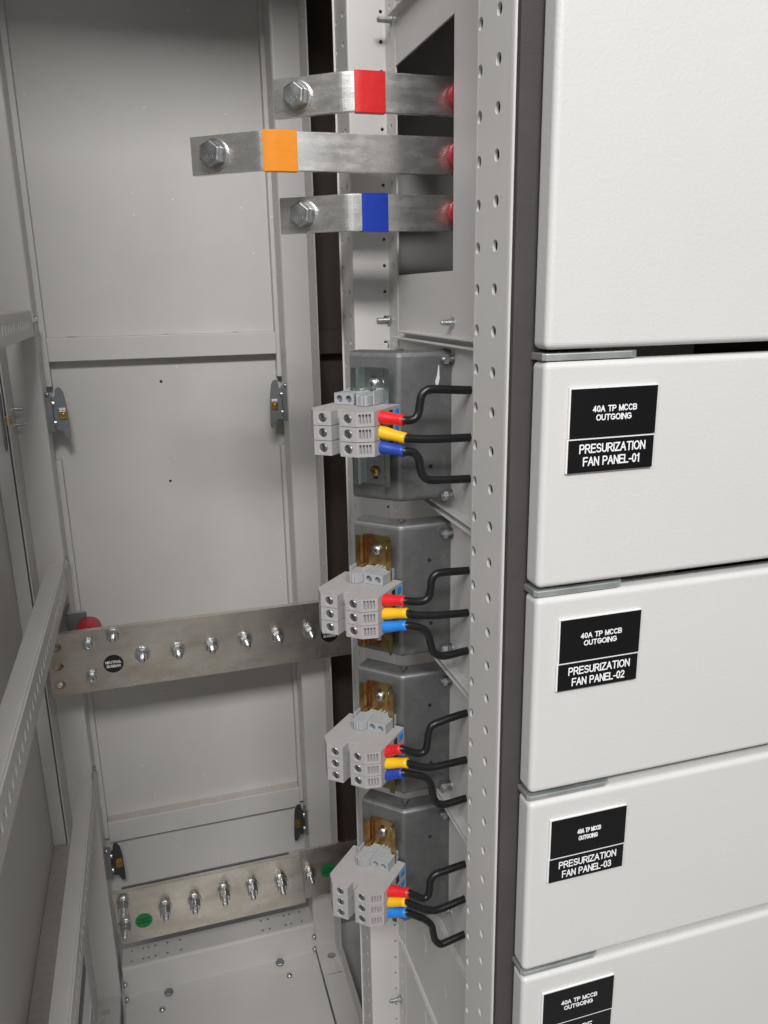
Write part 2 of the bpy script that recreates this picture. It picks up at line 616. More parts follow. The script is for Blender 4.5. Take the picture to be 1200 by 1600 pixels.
# plain grotesque capitals as pen strokes: glyph -> (width, strokes), cap height 1
GLYPH = {
    'A': (0.72, [[(0, 0), (0.36, 1), (0.72, 0)], [(0.13, 0.34), (0.59, 0.34)]]),
    'B': (0.62, [[(0, 0), (0, 1), (0.34, 1)] + arc(0.34, 0.755, 0.24, 0.245, 90, -90) + [(0, 0.51)], [(0.34, 0.51)] + arc(0.36, 0.255, 0.26, 0.255, 90, -90) + [(0, 0)]]),
    'C': (0.70, [arc(0.36, 0.5, 0.36, 0.5, 42, 318, 17)]),
    'E': (0.58, [[(0.58, 1), (0, 1), (0, 0), (0.58, 0)], [(0, 0.52), (0.53, 0.52)]]),
    'F': (0.55, [[(0.55, 1), (0, 1), (0, 0)], [(0, 0.50), (0.48, 0.50)]]),
    'G': (0.72, [arc(0.37, 0.5, 0.37, 0.5, 45, 325, 17) + [(0.72, 0.22), (0.72, 0.47), (0.42, 0.47)]]),
    'H': (0.62, [[(0, 0), (0, 1)], [(0.62, 0), (0.62, 1)], [(0, 0.52), (0.62, 0.52)]]),
    'I': (0.02, [[(0.01, 0), (0.01, 1)]]),
    'L': (0.52, [[(0, 1), (0, 0), (0.52, 0)]]),
    'M': (0.74, [[(0, 0), (0, 1), (0.37, 0.04), (0.74, 1), (0.74, 0)]]),
    'N': (0.64, [[(0, 0), (0, 1), (0.64, 0), (0.64, 1)]]),
    'O': (0.76, [arc(0.38, 0.5, 0.38, 0.5, 90, 450, 23)]),
    'P': (0.60, [[(0, 0), (0, 1), (0.34, 1)] + arc(0.34, 0.73, 0.26, 0.27, 90, -90) + [(0, 0.46)]]),
    'R': (0.66, [[(0, 0), (0, 1), (0.36, 1)] + arc(0.36, 0.74, 0.26, 0.26, 90, -90) + [(0, 0.48)], [(0.34, 0.48), (0.66, 0)]]),
    'S': (0.62, [arc(0.31, 0.745, 0.27, 0.255, 25, 270, 12) + arc(0.31, 0.255, 0.30, 0.255, 90, -155, 12)[1:]]),
    'T': (0.64, [[(0, 1), (0.64, 1)], [(0.32, 1), (0.32, 0)]]),
    'U': (0.62, [[(0, 1), (0, 0.34)] + arc(0.31, 0.32, 0.31, 0.32, 180, 360) + [(0.62, 1)]]),
    'Z': (0.60, [[(0, 1), (0.60, 1), (0, 0), (0.60, 0)]]),
    '0': (0.52, [arc(0.26, 0.5, 0.26, 0.5, 90, 450, 19)]),
    '1': (0.30, [[(0, 0.76), (0.14, 0.86), (0.26, 1), (0.26, 0)]]),
    '2': (0.52, [arc(0.26, 0.72, 0.25, 0.28, 165, -35, 10) + [(0.0, 0.0), (0.52, 0)]]),
    '3': (0.52, [arc(0.25, 0.76, 0.23, 0.24, 160, -90, 10), arc(0.25, 0.26, 0.27, 0.26, 90, -160, 11)]),
    '4': (0.56, [[(0.56, 0.26), (0, 0.26), (0.40, 1), (0.40, 0)]]),
    '8': (0.52, [arc(0.26, 0.76, 0.22, 0.24, 90, 450, 15), arc(0.26, 0.265, 0.26, 0.265, 90, 450, 15)]),
    '-': (0.30, [[(0, 0.40), (0.30, 0.40)]]),
    '.': (0.06, [[(0.03, 0), (0.03, 0.08)]]),
}


def lettering(name, lines, parent, o, ex, ey, m, thick=0.0002, bold=0.15):
    """lines: (text, left, right, baseline, capheight) along ex / ey from o; bold = pen width / cap height"""
    ex, ey = Vector(ex).normalized(), Vector(ey).normalized()
    nz = ex.cross(ey)
    bm = bmesh.new()
    for text, a0, a1, bl, cap in lines:
        x, gl = 0.0, []
        for ch in text:
            if ch == ' ':
                x += 0.50
                continue
            w, st = GLYPH[ch]
            gl.append((x, st))
            x += w + 0.23
        tot = x - 0.23
        pen = cap * bold * 0.5
        sx = (a1 - a0 - 2 * pen) / tot
        sy_ = cap - 2 * pen
        for x0, st in gl:
            parts_ = []
            for line in st:                   # pen lifted at every sharp corner
                cur = [line[0]]
                for q in range(1, len(line)):
                    cur.append(line[q])
                    if q < len(line) - 1:
                        u1 = Vector((line[q][0] - line[q - 1][0], line[q][1] - line[q - 1][1]))
                        u2 = Vector((line[q + 1][0] - line[q][0], line[q + 1][1] - line[q][1]))
                        if u1.length > 0 and u2.length > 0 and u1.normalized().dot(u2.normalized()) < 0.5:
                            parts_.append(cur)
                            cur = [line[q]]
                parts_.append(cur)
            for line in parts_:
                P = [(a0 + pen + (x0 + px) * sx, bl + pen + py * sy_) for px, py in line]
                n = 8
                rings = []
                closed = math.hypot(P[0][0] - P[-1][0], P[0][1] - P[-1][1]) < 1e-7
                for i, (px, py) in enumerate(P):
                    if closed and i in (0, len(P) - 1):
                        d1 = Vector((P[1][0] - P[0][0], P[1][1] - P[0][1])).normalized()
                        d2 = Vector((P[-1][0] - P[-2][0], P[-1][1] - P[-2][1])).normalized()
                    else:
                        d1 = Vector((P[min(i + 1, len(P) - 1)][0] - px, P[min(i + 1, len(P) - 1)][1] - py))
                        d2 = Vector((px - P[max(i - 1, 0)][0], py - P[max(i - 1, 0)][1]))
                        d1 = d1.normalized() if d1.length > 0 else d2.normalized()
                        d2 = d2.normalized() if d2.length > 0 else d1
                    d = (d1 + d2)
                    d = d.normalized() if d.length > 0.05 else d1
                    side = Vector((-d.y, d.x))
                    k = min(1.5, 1.0 / max(0.5, side.dot(Vector((-d1.y, d1.x)))))
                    off = 0.0
                    if not closed and i == 0:
                        off = -pen * 0.9
                    if not closed and i == len(P) - 1:
                        off = pen * 0.9
                    rings.append([bm.verts.new(Vector(o) + ex * (px + d.x * off + side.x * pen * k * math.cos(t)) + ey * (py + d.y * off + side.y * pen * k * math.cos(t)) + nz * (thick * 1.0 * math.sin(t))) for t in [2 * math.pi * q / n for q in range(n)]])
                for A, Bq in zip(rings, rings[1:]):
                    for q in range(n):
                        j = (q + 1) % n
                        bm.faces.new((A[q], A[j], Bq[j], Bq[q]))
                if not closed:
                    bm.faces.new(rings[0][::-1])
                    bm.faces.new(rings[-1])
    return obj(name, bm, m, parent, weld=False)


def dup(root, loc, label):
    """a copy of a thing with its parts and their sub-parts"""
    r = root.copy()
    COL.objects.link(r)
    r.location = loc
    r['label'] = label
    for ch in [c for c in COL.objects if c.parent == root]:
        c2 = ch.copy()
        COL.objects.link(c2)
        c2.parent = r
        for g in [c for c in COL.objects if c.parent == ch]:
            g2 = g.copy()
            COL.objects.link(g2)
            g2.parent = c2
    return r


B = bmesh.new

# ------------------------------------------------------------------ the setting
bm = B()
box(bm, -2.5, 3.0, -2.6, 2.4, -1.45, -1.32)
fl = obj('floor', bm, M['hall_floor'], kind='structure')

# ------------------------------------------------------------------ cabinet frame
FZ0, FZ1 = -1.19, 0.70
cab = empty('switchboard_frame', (0.2, 0.85, -1.32), 'light grey punched steel frame of the switchboard, carrying doors, brackets and bars', 'switchboard frame')

# front post: punched side towards the cable bay, gasket on its front
bm = B()
sheet_profile(bm, [(0.2445, 0.546), (0.2445, 0.492), (0.2075, 0.492), (0.2075, 0.438), (0.262, 0.438)], FZ0, FZ1,
              {2: ((0.0068, 0.0330), 0.0036, 0.025, 0.1512)}, r=0.0022)
obj('post', bm, M['paint_post'], cab, label='front post punched with two rows of round holes', solid=-0.002)
bm = B()
box(bm, 0.2125, 0.2140, 0.441, 0.4895, FZ0, FZ1)
obj('post_lining', bm, M['paint_post'], cab)
bm = B()
box(bm, 0.2085, 0.2600, 0.4335, 0.4375, FZ0, FZ1)
obj('gasket', bm, M['gasket'], cab)

# post at the back of the feeder partition
bm = B()
sheet_profile(bm, [(0.262, 0.846), (0.2075, 0.846), (0.2075, 0.7965), (0.2445, 0.7965), (0.2445, 0.768)], FZ0, FZ1,
              {1: ((0.0085, 0.0335), 0.0026, 0.025, 0.0015), 2: ((0.0325,), 0.0016, 0.025, 0.0015), 3: ((0.014,), 0.0024, 0.025, 0.0015)}, r=0.002)
obj('post', bm, M['paint_post'], cab, label='narrow punched post behind the terminals', solid=-0.0018)

# rear posts of the cable bay
bm = B()
sheet_profile(bm, [(0.21, 1.268), (0.21, 1.22), (0.2495, 1.22), (0.2495, 1.168)], FZ0, FZ1,
              {0: ((0.024,), 0.0022, 0.025, 0.006), 2: ((0.014, 0.038), 0.0022, 0.025, 0.006)}, r=0.002)
obj('post', bm, M['paint_post'], cab, label='rear post beside the dark gap', solid=0.0018)
bm = B()
sheet_profile(bm, [(-0.142, 1.268), (-0.142, 1.22), (-0.182, 1.22), (-0.182, 1.158)], FZ0, FZ1,
              {0: ((0.024,), 0.0022, 0.025, 0.006), 2: ((0.018, 0.044), 0.0022, 0.025, 0.006)}, r=0.002)
obj('post', bm, M['paint_post'], cab, label='rear post beside the side wall', solid=0.0018)
bm = B()
sheet_profile(bm, [(-0.20, 0.438), (-0.142, 0.438), (-0.142, 0.492), (-0.182, 0.492)], FZ0, FZ1, {1: ((0.014, 0.040), 0.0036, 0.025, 0.006)}, r=0.002)
obj('post', bm, M['paint_post'], cab, label='front post of the open cable bay', solid=0.0018)

# partition with its rectangular busbar opening and slits
bm = B()
PX = 0.2468
oy = Vector((0, 1, 0))
ex, ey = Vector((0, 1, 0)), Vector((0, 0, 1))
rect = lambda a0, a1, b0, b1: [(a0, b0), (a1, b0), (a1, b1), (a0, b1)]
holed_rect(bm, (PX, 0, 0), ex, ey, 0.4935, 0.836, -0.02, FZ1, rect(0.6225, 0.7990, 0.0165, 0.1998))
holed_rect(bm, (PX, 0, 0), ex, ey, 0.4935, 0.836, -0.69, -0.02, circ(0.70, -0.40, 0.003, 12))
holed_rect(bm, (PX, 0, 0), ex, ey, 0.66, 0.836, -0.76, -0.69, [(0.689, -0.720), (0.695, -0.720), (0.700, -0.700), (0.694, -0.700)])
holed_rect(bm, (PX, 0, 0), ex, ey, 0.4935, 0.66, -0.76, -0.69, [(0.627, -0.719), (0.630, -0.719), (0.633, -0.710), (0.630, -0.710)])
holed_rect(bm, (PX, 0, 0), ex, ey, 0.4935, 0.836, FZ0, -0.76, [(0.686, -0.835), (0.691, -0.835), (0.698, -0.808), (0.693, -0.808)])
obj('partition', bm, M['paint'], cab, solid=0.0018)

# thin ledges where the feeder shelves come through
for zt in (0.2465, -0.0348, -0.1800, -0.3262, -0.4702, -0.633, -0.782):
    yb = 0.765 if zt > -0.6 else 0.80
    xo = 0.2370 if zt > -0.6 else 0.2425
    for dz, yk in ((0.0, yb - 0.02), (-0.0062, yb)):
        bm = B()
        box(bm, xo, 0.2464, 0.495, yk, zt + dz - 0.0020, zt + dz)
        obj('ledge', bm, M['paint'], cab, bevel=0.0006)

# fixing studs that stand out of the partition
def stud_mesh(bm, p, axis, ln, r):
    thread(bm, p, axis, ln, r, 0.0013, 10)
    lathe(bm, Vector(p) + Vector(axis) * 0.001, axis, [(0, r * 1.9), (0.0012, r * 1.9)], 14)


STUDS = [(0.776, 0.2385, 0.013), (0.7945, -0.0263, 0.013), (0.7990, -0.0509, 0.013), (0.622, -0.0240, 0.011), (0.790, -0.885, 0.014)]
for (y, z, ln) in STUDS:
    bm = B()
    stud_mesh(bm, (0.2465 if y < 0.77 else 0.2440, y, z), (-1, 0, 0), ln, 0.0026)
    obj('stud', bm, M['zinc'], cab)

# bottom rails
bm = B()
s3 = lambda pts: [(y, z) for y, z in pts]
def rail_x(bm, pts, x0, x1):
    for (ya, za), (yb, zb) in zip(pts, pts[1:]):
        quad(bm, (x0, ya, za), (x1, ya, za), (x1, yb, zb), (x0, yb, zb))


XA, XB = -0.1335, 0.2085
# punched top strip
cells = [-0.118, -0.098, -0.089, -0.077, -0.056, -0.033, 0.115, 0.128, 0.158, 0.168, 0.188]
cuts = [XA] + [(a + b) / 2 for a, b in zip(cells, cells[1:])] + [XB]
for i, c in enumerate(cells):
    for (ya, yb, yc) in ((1.222, 1.2415, 1.2315), (1.2415, 1.2640, 1.2555)):
        holed_rect(bm, (0, 0, -1.1365), (1, 0, 0), (0, 1, 0), cuts[i], cuts[i + 1], ya, yb, circ(c, yc, 0.0021, 12, 0.0030))
rail_x(bm, [(1.222, -1.1365), (1.2203, -1.1372), (1.2195, -1.139), (1.2195, -1.1945), (1.2188, -1.1968), (1.2165, -1.1975), (1.150, -1.1975)], XA, XB)
obj('bottom_rail', bm, M['paint'], cab, label='rear bottom rail with punched top strip', solid=0.002)
bm = B()
hexhead(bm, (-0.060, 1.2035, -1.1972), (0, 0, 1), 0.014, 0.0065)
obj('bolt', bm, M['zincdark'], cab, bevel=0.0005)
bm = B()
hexhead(bm, (0.140, 1.2080, -1.1972), (0, 0, 1), 0.014, 0.0065)
obj('bolt', bm, M['zincdark'], cab, bevel=0.0005)
for (x, z, ax) in ((0.2080, -1.152, -1), (0.2080, -1.180, -1), (-0.1330, -1.157, 1), (-0.1330, -1.189, 1)):
    bm = B()
    lathe(bm, (x, 1.205, z), (ax, 0, 0), [(0, 0.0052), (0.004, 0.0050), (0.0058, 0.0030), (0.006, 0)], 14)
    obj('bolt', bm, M['zinc'], cab, smooth=True)

for (xs_, zs_, w_) in ((-0.1800, -1.1790, 0.007), (-0.1655, -1.1775, 0.004)):
    bm = B()
    prism(bm, [(xs_, zs_), (xs_ + w_, zs_ + 0.0012), (xs_ + w_, zs_ + 0.0038), (xs_, zs_ + 0.0026)], (0, 1.2199, 0), (1, 0, 0), (0, 0, 1), (0, -0.0003, 0))
    obj('slit', bm, M['slotdark'], cab)
for (x0, x1, sgn) in ((0.2105, 0.2500, 1), (-0.1820, -0.1425, -1)):
    bm = B()
    cx = 0.5 * (x0 + x1) + 0.004 * sgn
    holed_rect(bm, (0, 0, -1.190), (1, 0, 0), (0, 1, 0), x0, x1, 1.150, 1.218, circ(cx, 1.190, 0.0075, 18, 0.0070))
    quad(bm, (x0, 0.50, -1.190), (x1, 0.50, -1.190), (x1, 1.150, -1.190), (x0, 1.150, -1.190))
    xi = x0 if sgn > 0 else x1
    xo = x1 if sgn > 0 else x0
    quad(bm, (xi, 0.50, -1.190), (xi, 1.218, -1.190), (xi, 1.218, -1.235), (xi, 0.50, -1.235))
    quad(bm, (xo, 0.50, -1.190), (xo, 1.218, -1.190), (xo, 1.218, -1.150), (xo, 0.50, -1.150))
    obj('bottom_rail', bm, M['paint'], cab, solid=0.0018)
bm = B()
box(bm, -0.20, 0.66, 0.44, 1.31, -1.32, -1.236)
obj('plinth', bm, M['paint'], cab)
bm = B()
box(bm, -0.206, 0.665, 0.44, 1.32, 0.70, 0.715)
obj('roof_plate', bm, M['paint'], cab)

# feeder compartment behind the partition (only its dark inside shows through the gap and the opening)
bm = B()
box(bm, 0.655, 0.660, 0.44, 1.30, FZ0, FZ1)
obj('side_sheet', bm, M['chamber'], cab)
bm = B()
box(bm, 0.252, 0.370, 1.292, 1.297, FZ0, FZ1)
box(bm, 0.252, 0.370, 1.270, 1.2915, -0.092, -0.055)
obj('shaded_gap_sheet', bm, M['chamber'], cab)  # rear sheet behind the gap, its darkness put into the colour
bm = B()
box(bm, 0.3702, 0.655, 1.292, 1.297, FZ0, FZ1)
obj('rear_sheet', bm, M['paint'], cab)
bm = B()
box(bm, 0.2625, 0.655, 0.850, 0.852, FZ0, FZ1)
obj('divider_sheet', bm, M['paint'], cab)

# support brackets for the neutral bar
for (x0, x1, zt) in ((-0.1435, -0.115, -0.446),):
    bm = B()
    box(bm, x0, x1, 1.1745, 1.1775, -0.560, zt)
    if x0 < 0:
        box(bm, x0, x0 + 0.0025, 1.1780, 1.219, -0.560, zt)
    else:
        box(bm, x1 - 0.0025, x1, 1.1780, 1.219, -0.560, zt)
    obj('bar_bracket', bm, M['zincdark'], cab, bevel=0.0006)
bm = B()
box(bm, -0.112, 0.2095, 1.150, 1.153, -1.015, -0.915)
obj('bar_bracket', bm, M['zincdark'], cab)

# ------------------------------------------------------------------ side wall
sw = empty('side_wall', (-0.21, 0.80, -1.19), 'flat grey side wall with a vertical rim and a dusty bottom ledge', 'side wall')
bm = B()
box(bm, -0.2085, -0.2035, 0.44, 1.30, FZ0, FZ1)
obj('sheet', bm, M['paint'], sw)
bm = B()
box(bm, -0.2033, -0.1845, 1.160, 1.172, -0.8215, FZ1)
obj('rim', bm, M['paint'], sw, bevel=0.001)
bm = B()
box(bm, -0.2033, -0.1780, 0.50, 1.172, -0.842, -0.8220)
obj('bottom_ledge', bm, M['paint_dusty'], sw, bevel=0.001)
bm = B()
for z in (-0.146, -0.168):
    thread(bm, (-0.1822, 1.198, z), (1, 0, 0), 0.016, 0.0027, 0.0013, 10)
    hexhead(bm, (-0.1818, 1.198, z), (1, 0, 0), 0.008, 0.004)
obj('lock_screws', bm, M['zinc'], sw)
bm = B()
prism(bm, [(1.150, -0.115), (1.160, -0.120), (1.166, -0.140), (1.170, -0.165), (1.166, -0.180), (1.158, -0.192), (1.148, -0.196), (1.142, -0.185), (1.144, -0.13)], (-0.1855, 0, 0), (0, 1, 0), (0, 0, 1), (-0.002, 0, 0))
obj('lock_plate', bm, M['cam'], sw)
bm = B()
box(bm, -0.1853, -0.178, 1.160, 1.171, -0.163, -0.151)
obj('lock_screw', bm, M['brass'], sw, bevel=0.0008)

# ------------------------------------------------------------------ back panel
bp = empty('back_panel', (0.035, 1.29, -1.10), 'large grey sheet panel with two horizontal folded ribs closing the rear', 'back panel')
bm = B()
poly = circ(0.0232, -0.1263, 0.0022, 12)
holed_rect(bm, (0, 1.29, 0), (1, 0, 0), (0, 0, 1), -0.142, 0.212, -0.20, FZ1, circ(0.0232, -0.1263, 0.0022, 12))
holed_rect(bm, (0, 1.29, 0), (1, 0, 0), (0, 0, 1), -0.142, 0.212, -1.12, -0.20, circ(0.0238, -0.2845, 0.0022, 12))
obj('sheet', bm, M['paint'], bp, solid=0.002)
for z in (-0.1263, -0.2845):
    bm = B()
    x = 0.0232 if z > -0.2 else 0.0238
    lathe(bm, (x, 1.2945, z), (0, -1, 0), [(0, 0.0052), (0.0012, 0.0052)], 14)
    obj('rear_cap', bm, M['gasket'], bp)
for (z0, z1) in ((-0.0890, -0.0550), (-0.9125, -0.8725)):
    bm = B()
    box(bm, -0.1325, 0.2020, 1.2675, 1.2898, z0, z1)
    obj('rib', bm, M['paint_dusty'], bp, bevel=0.0012, bseg=3)
    for x in (-0.098, -0.088, 0.034, 0.150):
        bm = B()
        lathe(bm, (x + random.uniform(-.01, .01), 1.2892, z1 + 0.0005), (0, 0, 1), [(0, 0.0045), (0.0012, 0.003), (0.0016, 0)], 10)
        obj('weld_bead', bm, M['paint'], bp, smooth=True)
for (x0, x1) in ((-0.152, -0.1328), (0.2022, 0.222)):
    for (z0, z1) in ((-0.125, FZ1), (-0.905, -0.236)):
        bm = B()
        box(bm, x0, x1, 1.270, 1.2898, z0, z1)
        obj('rim', bm, M['paint'], bp, bevel=0.001)

# rear panel locks (winged plate, brass square, angle with two studs)
LOCKG = 'wing shaped locks of the back panel'
LW = [(-0.0070, 0.0345), (-0.0035, 0.0385), (0.0005, 0.0370), (0.0040, 0.0300), (0.0060, 0.0150), (0.0070, -0.0050), (0.0078, -0.0280), (0.0070, -0.0360),
      (0.0035, -0.0375), (0.0000, -0.0330), (-0.0030, -0.0250), (-0.0110, -0.0235), (-0.0125, 0.0000), (-0.0110, 0.0240), (-0.0085, 0.0250)]


def panel_lock(c, sgn, label, dark):
    """sgn=1: wing points right (left post); -1: mirrored"""
    t = empty('panel_lock', (c[0], c[1], c[2] - 0.038), label, 'lock', LOCKG)
    bm = B()
    prism(bm, [(a * sgn, b) for a, b in LW], (c[0], c[1], c[2]), (1, 0, 0), (0, 0, 1), (0, 0.0022, 0))
    obj('wing_plate', bm, M['lock_dark'] if dark else M['cam'], t, bevel=0.0006)
    bm = B()
    xa, xb = sorted((c[0] - 0.0125 * sgn, c[0] - 0.0240 * sgn))
    box(bm, xa, xb, c[1] - 0.004, c[1] + 0.012, c[2] - 0.026, c[2] + 0.026)
    obj('angle', bm, M['zincdark'], t, bevel=0.0008)
    bm = B()
    box(bm, c[0] - 0.005, c[0] + 0.0052, c[1] - 0.003, c[1] - 0.0002, c[2] - 0.008, c[2] + 0.004)
    lathe(bm, (c[0] + 0.0005, c[1] - 0.003, c[2] - 0.001), (0, -1, 0), [(0, 0.0030), (0.0012, 0.0026), (0.0018, 0)], 12)
    obj('square_drive', bm, M['brass'], t, bevel=0.0007)
    bm = B()
    box(bm, c[0] - 0.0045, c[0] + 0.0047, c[1] - 0.0026, c[1] - 0.0002, c[2] + 0.0045, c[2] + 0.0085)
    obj('stop', bm, M['white'] if not dark else M['brass'], t, bevel=0.0005)
    for dz in (0.016, -0.012):
        bm = B()
        thread(bm, (c[0] - 0.0242 * sgn, c[1] + 0.003, c[2] + dz), (-sgn, 0, 0), 0.012, 0.0025, 0.0013, 10)
        lathe(bm, (c[0] - 0.0124 * sgn, c[1] - 0.001, c[2] + dz), (sgn, 0, 0), [(0, 0.0042), (0.003, 0.0040), (0.004, 0)], 12)
        obj('stud', bm, M['zinc'], t)
    bm = B()
    lathe(bm, (c[0] - 0.0175 * sgn, c[1] - 0.002, c[2] + 0.029), (0, -1, 0), [(0, 0.0035), (0.004, 0.0033), (0.005, 0)], 12)
    obj('screw', bm, M['zinc'], t, smooth=True)


panel_lock((-0.1190, 1.235, -0.1605), 1, 'grey wing shaped lock plate with brass square beside the upper rib on the wall side', False)
panel_lock((0.1895, 1.235, -0.1640), -1, 'grey wing shaped lock plate with brass square under the upper rib near the dark gap', False)
panel_lock((-0.1185, 1.235, -0.9300), 1, 'black wing shaped lock above the end of the earth busbar with the stacked nuts', True)
panel_lock((0.1915, 1.235, -0.9240), -1, 'black wing shaped lock above the shaded joint of the earth busbar', True)

# ------------------------------------------------------------------ gland plate
gp = empty('gland_plate', (0.04, 0.84, -1.196), 'flat grey floor plate screwed down behind the bottom rail', 'floor plate')
bm = B()
box(bm, -0.1320, 0.2080, 0.50, 1.182, -1.1965, -1.1940)
obj('plate', bm, M['paint'], gp, bevel=0.0008)
for (x, y) in ((-0.072, 1.170), (0.1516, 1.1735)):
    bm = B()
    lathe(bm, (x, y, -1.1940), (0, 0, 1), [(0, 0.0056), (0.0022, 0.0052), (0.0045, 0.0030), (0.005, 0)], 16)
    obj('screw', bm, M['zinc'], gp, smooth=True)

# ------------------------------------------------------------------ slotted support bars on the side wall
def slotted_bar(zt, h, label, hole):
    t = empty('support_bar', (-0.147, 0.8, zt - h), label, 'support bar', 'slotted bars along the side wall')
    bm = B()
    y0, y1 = 0.492, 1.175
    xr, xl = -0.1375, -0.1575
    # top
    quad(bm, (xl, y0, zt), (xr - 0.002, y0, zt), (xr - 0.002, y1, zt), (xl, y1, zt))
    quad(bm, (xr - 0.002, y0, zt), (xr - 0.0006, y0, zt - 0.0006), (xr - 0.0006, y1, zt - 0.0006), (xr - 0.002, y1, zt))
    quad(bm, (xr - 0.0006, y0, zt - 0.0006), (xr, y0, zt - 0.002), (xr, y1, zt - 0.002), (xr - 0.0006, y1, zt - 0.0006))
    p = 0.0195
    n = int((y1 - y0 - 0.03) / p)
    zc = zt - h * 0.5
    w = hole
    for k in range(n):
        a = y0 + k * p
        holed_rect(bm, (xr, 0, 0), (0, 1, 0), (0, 0, 1), a, a + p, zt - h, zt - 0.002, rect(a + p / 2 - w / 2, a + p / 2 + w / 2, zc - 0.0058, zc + 0.0058))
    a = y0 + n * p
    quad(bm, (xr, a, zt - h), (xr, y1, zt - h), (xr, y1, zt - 0.002), (xr, a, zt - 0.002))
    quad(bm, (xl, y0, zt), (xl, y1, zt), (xl, y1, zt - 0.006), (xl, y0, zt - 0.006))
    quad(bm, (xl, y1, zt), (xr, y1, zt), (xr, y1, zt - h), (xl, y1, zt - h))
    obj('channel', bm, M['paint_post'], t, solid=0.0018)
    bm = B()
    box(bm, xr - 0.0010, xr - 0.0006, y0 + 0.01, y1 - 0.02, zc - 0.009, zc + 0.009)
    obj('bright_slot_strip', bm, M['white'], t)  # white strip added so that the slots look bright
    bm = B()
    lathe(bm, (xr - 0.001, 1.1835, zt - 0.014), (0, 1, 0), [(-0.008, 0.0032), (0.030, 0.0032), (0.031, 0)], 12)
    hexhead(bm, (-0.1405, 1.226, zt - 0.014), (1, 0, 0), 0.0085, 0.0055)
    hexhead(bm, (-0.1385, 1.1775, zt - 0.014), (0, 1, 0), 0.0075, 0.005)
    obj('bolt', bm, M['zinc'], t)
    return t


slotted_bar(-0.0130, 0.034, 'short visible end of the slotted bar level with the upper rib', 0.009)
slotted_bar(-0.3650, 0.0430, 'grey slotted bar crossing in front of the neutral busbar end', 0.0085)
slotted_bar(-0.7240, 0.0430, 'lowest grey slotted bar standing beside the earth busbar', 0.0085)

# ------------------------------------------------------------------ phase busbars
def band(bm, line, t, z0, z1, s0=None, s1=None, grow=0.0):
    """flat bar on edge: XY polyline of its front face, thickness t behind it"""
    P = [Vector((x, y)) for x, y in line]
    F, K = [], []
    for i, p in enumerate(P):
        d = (P[min(i + 1, len(P) - 1)] - P[max(0, i - 1)]).normalized()
        n = Vector((d.y, -d.x))            # towards the camera when the line runs to +x
        F.append(p + n * grow)
        K.append(p - n * (t + grow))
    pts = [(p.x, p.y) for p in F] + [(p.x, p.y) for p in K[::-1]]
    lo = [bm.verts.new((x, y, z0 - grow)) for x, y in pts]
    hi = [bm.verts.new((x, y, z1 + grow)) for x, y in pts]
    n = len(pts)
    k = len(F)
    for i in range(k - 1):
        for ring, fl in ((lo, 0), (hi, 1)):
            q = (ring[i], ring[i + 1], ring[n - 2 - i], ring[n - 1 - i])
            bm.faces.new(q if fl else q[::-1])
    for i in range(n):
        j = (i + 1) % n
        bm.faces.new((lo[i], lo[j], hi[j], hi[i]))


def bent_line(fold, ang, left_len, right_x, rad=0.010):
    a = math.radians(ang)
    d = Vector((math.sin(a), -math.cos(a)))      # along the left leg towards the fold
    f = Vector(fold)
    start = f - d * left_len
    pa, pb = f - d * rad, f + Vector((1, 0)) * rad
    pts = [tuple(start)]
    for k in range(9):
        t = k / 8
        q = (1 - t) ** 2 * pa + 2 * t * (1 - t) * f + t * t * pb
        pts.append(tuple(q))
    pts.append((right_x, f.y))
    return pts


def sub_line(line, x0, x1):
    """the stretch of a polyline between two x values"""
    out = []
    for (ax, ay), (bx, by) in zip(line, line[1:]):
        for xx in (x0, x1):
            if ax <= xx < bx:
                t = (xx - ax) / (bx - ax)
                out.append((xx, ay + (by - ay) * t))
        if x0 < bx < x1:
            out.append((bx, by))
    return sorted(set(out))


def hex_bolt_parts(parent, c, ax, marks):
    ax = Vector(ax)
    bm = B()
    lathe(bm, Vector(c), ax, [(0, 0.0125), (0.0018, 0.0125), (0.0020, 0.0118)], 24)
    w = obj('washer', bm, M['zinc'], parent)
    bm = B()
    hexhead(bm, Vector(c) + ax * 0.0021, ax, 0.0190, 0.0085)
    lathe(bm, Vector(c) + ax * 0.0021, -ax, [(0.003, 0.0058), (0.026, 0.0058)], 14)
    bo = obj('bolt', bm, M['zinc'], parent, bevel=0.0006)
    u = Vector((0, 0, 1)).cross(ax).normalized()
    bm = B()
    lathe(bm, Vector(c) - ax * 0.0085, -ax, [(0, 0.0125), (0.002, 0.0125), (0.0021, 0.0105), (0.011, 0.0105)], 6)
    obj('nut', bm, M['zinc'], parent)
    lettering('head_mark', [('8.8', -0.0042, 0.0042, -0.0050, 0.0040)], bo, Vector(c) + ax * 0.0106, u, (0, 0, 1), M['zincdark'], 0.0003, 0.20)


def phase_bar(fold_x, zb, zt, ang, left_len, tape_x, tmat, label, word):
    line = bent_line((fold_x, 0.700), ang, left_len, 0.36)
    t = empty('phase_busbar', (fold_x, 0.70, zb), label, 'busbar', 'flat phase busbars coming out of the opening')
    bm = B()
    band(bm, line, 0.006, zb, zt)
    obj('bar', bm, M['bar'], t, bevel=0.0005)
    bm = B()
    band(bm, sub_line(line, *tape_x), 0.006, zb, zt, grow=0.0007)
    obj('colour_sleeve', bm, tmat, t, bevel=0.0004)
    a = math.radians(ang)
    d = Vector((math.sin(a), -math.cos(a), 0))
    nn = Vector((-math.cos(a), -math.sin(a), 0))
    st = Vector((line[0][0], line[0][1], 0))
    c = st + d * 0.0240 + Vector((0, 0, 0.5 * (zb + zt) - 0.0002))
    hex_bolt_parts(t, c + nn * 0.0001, nn, word)


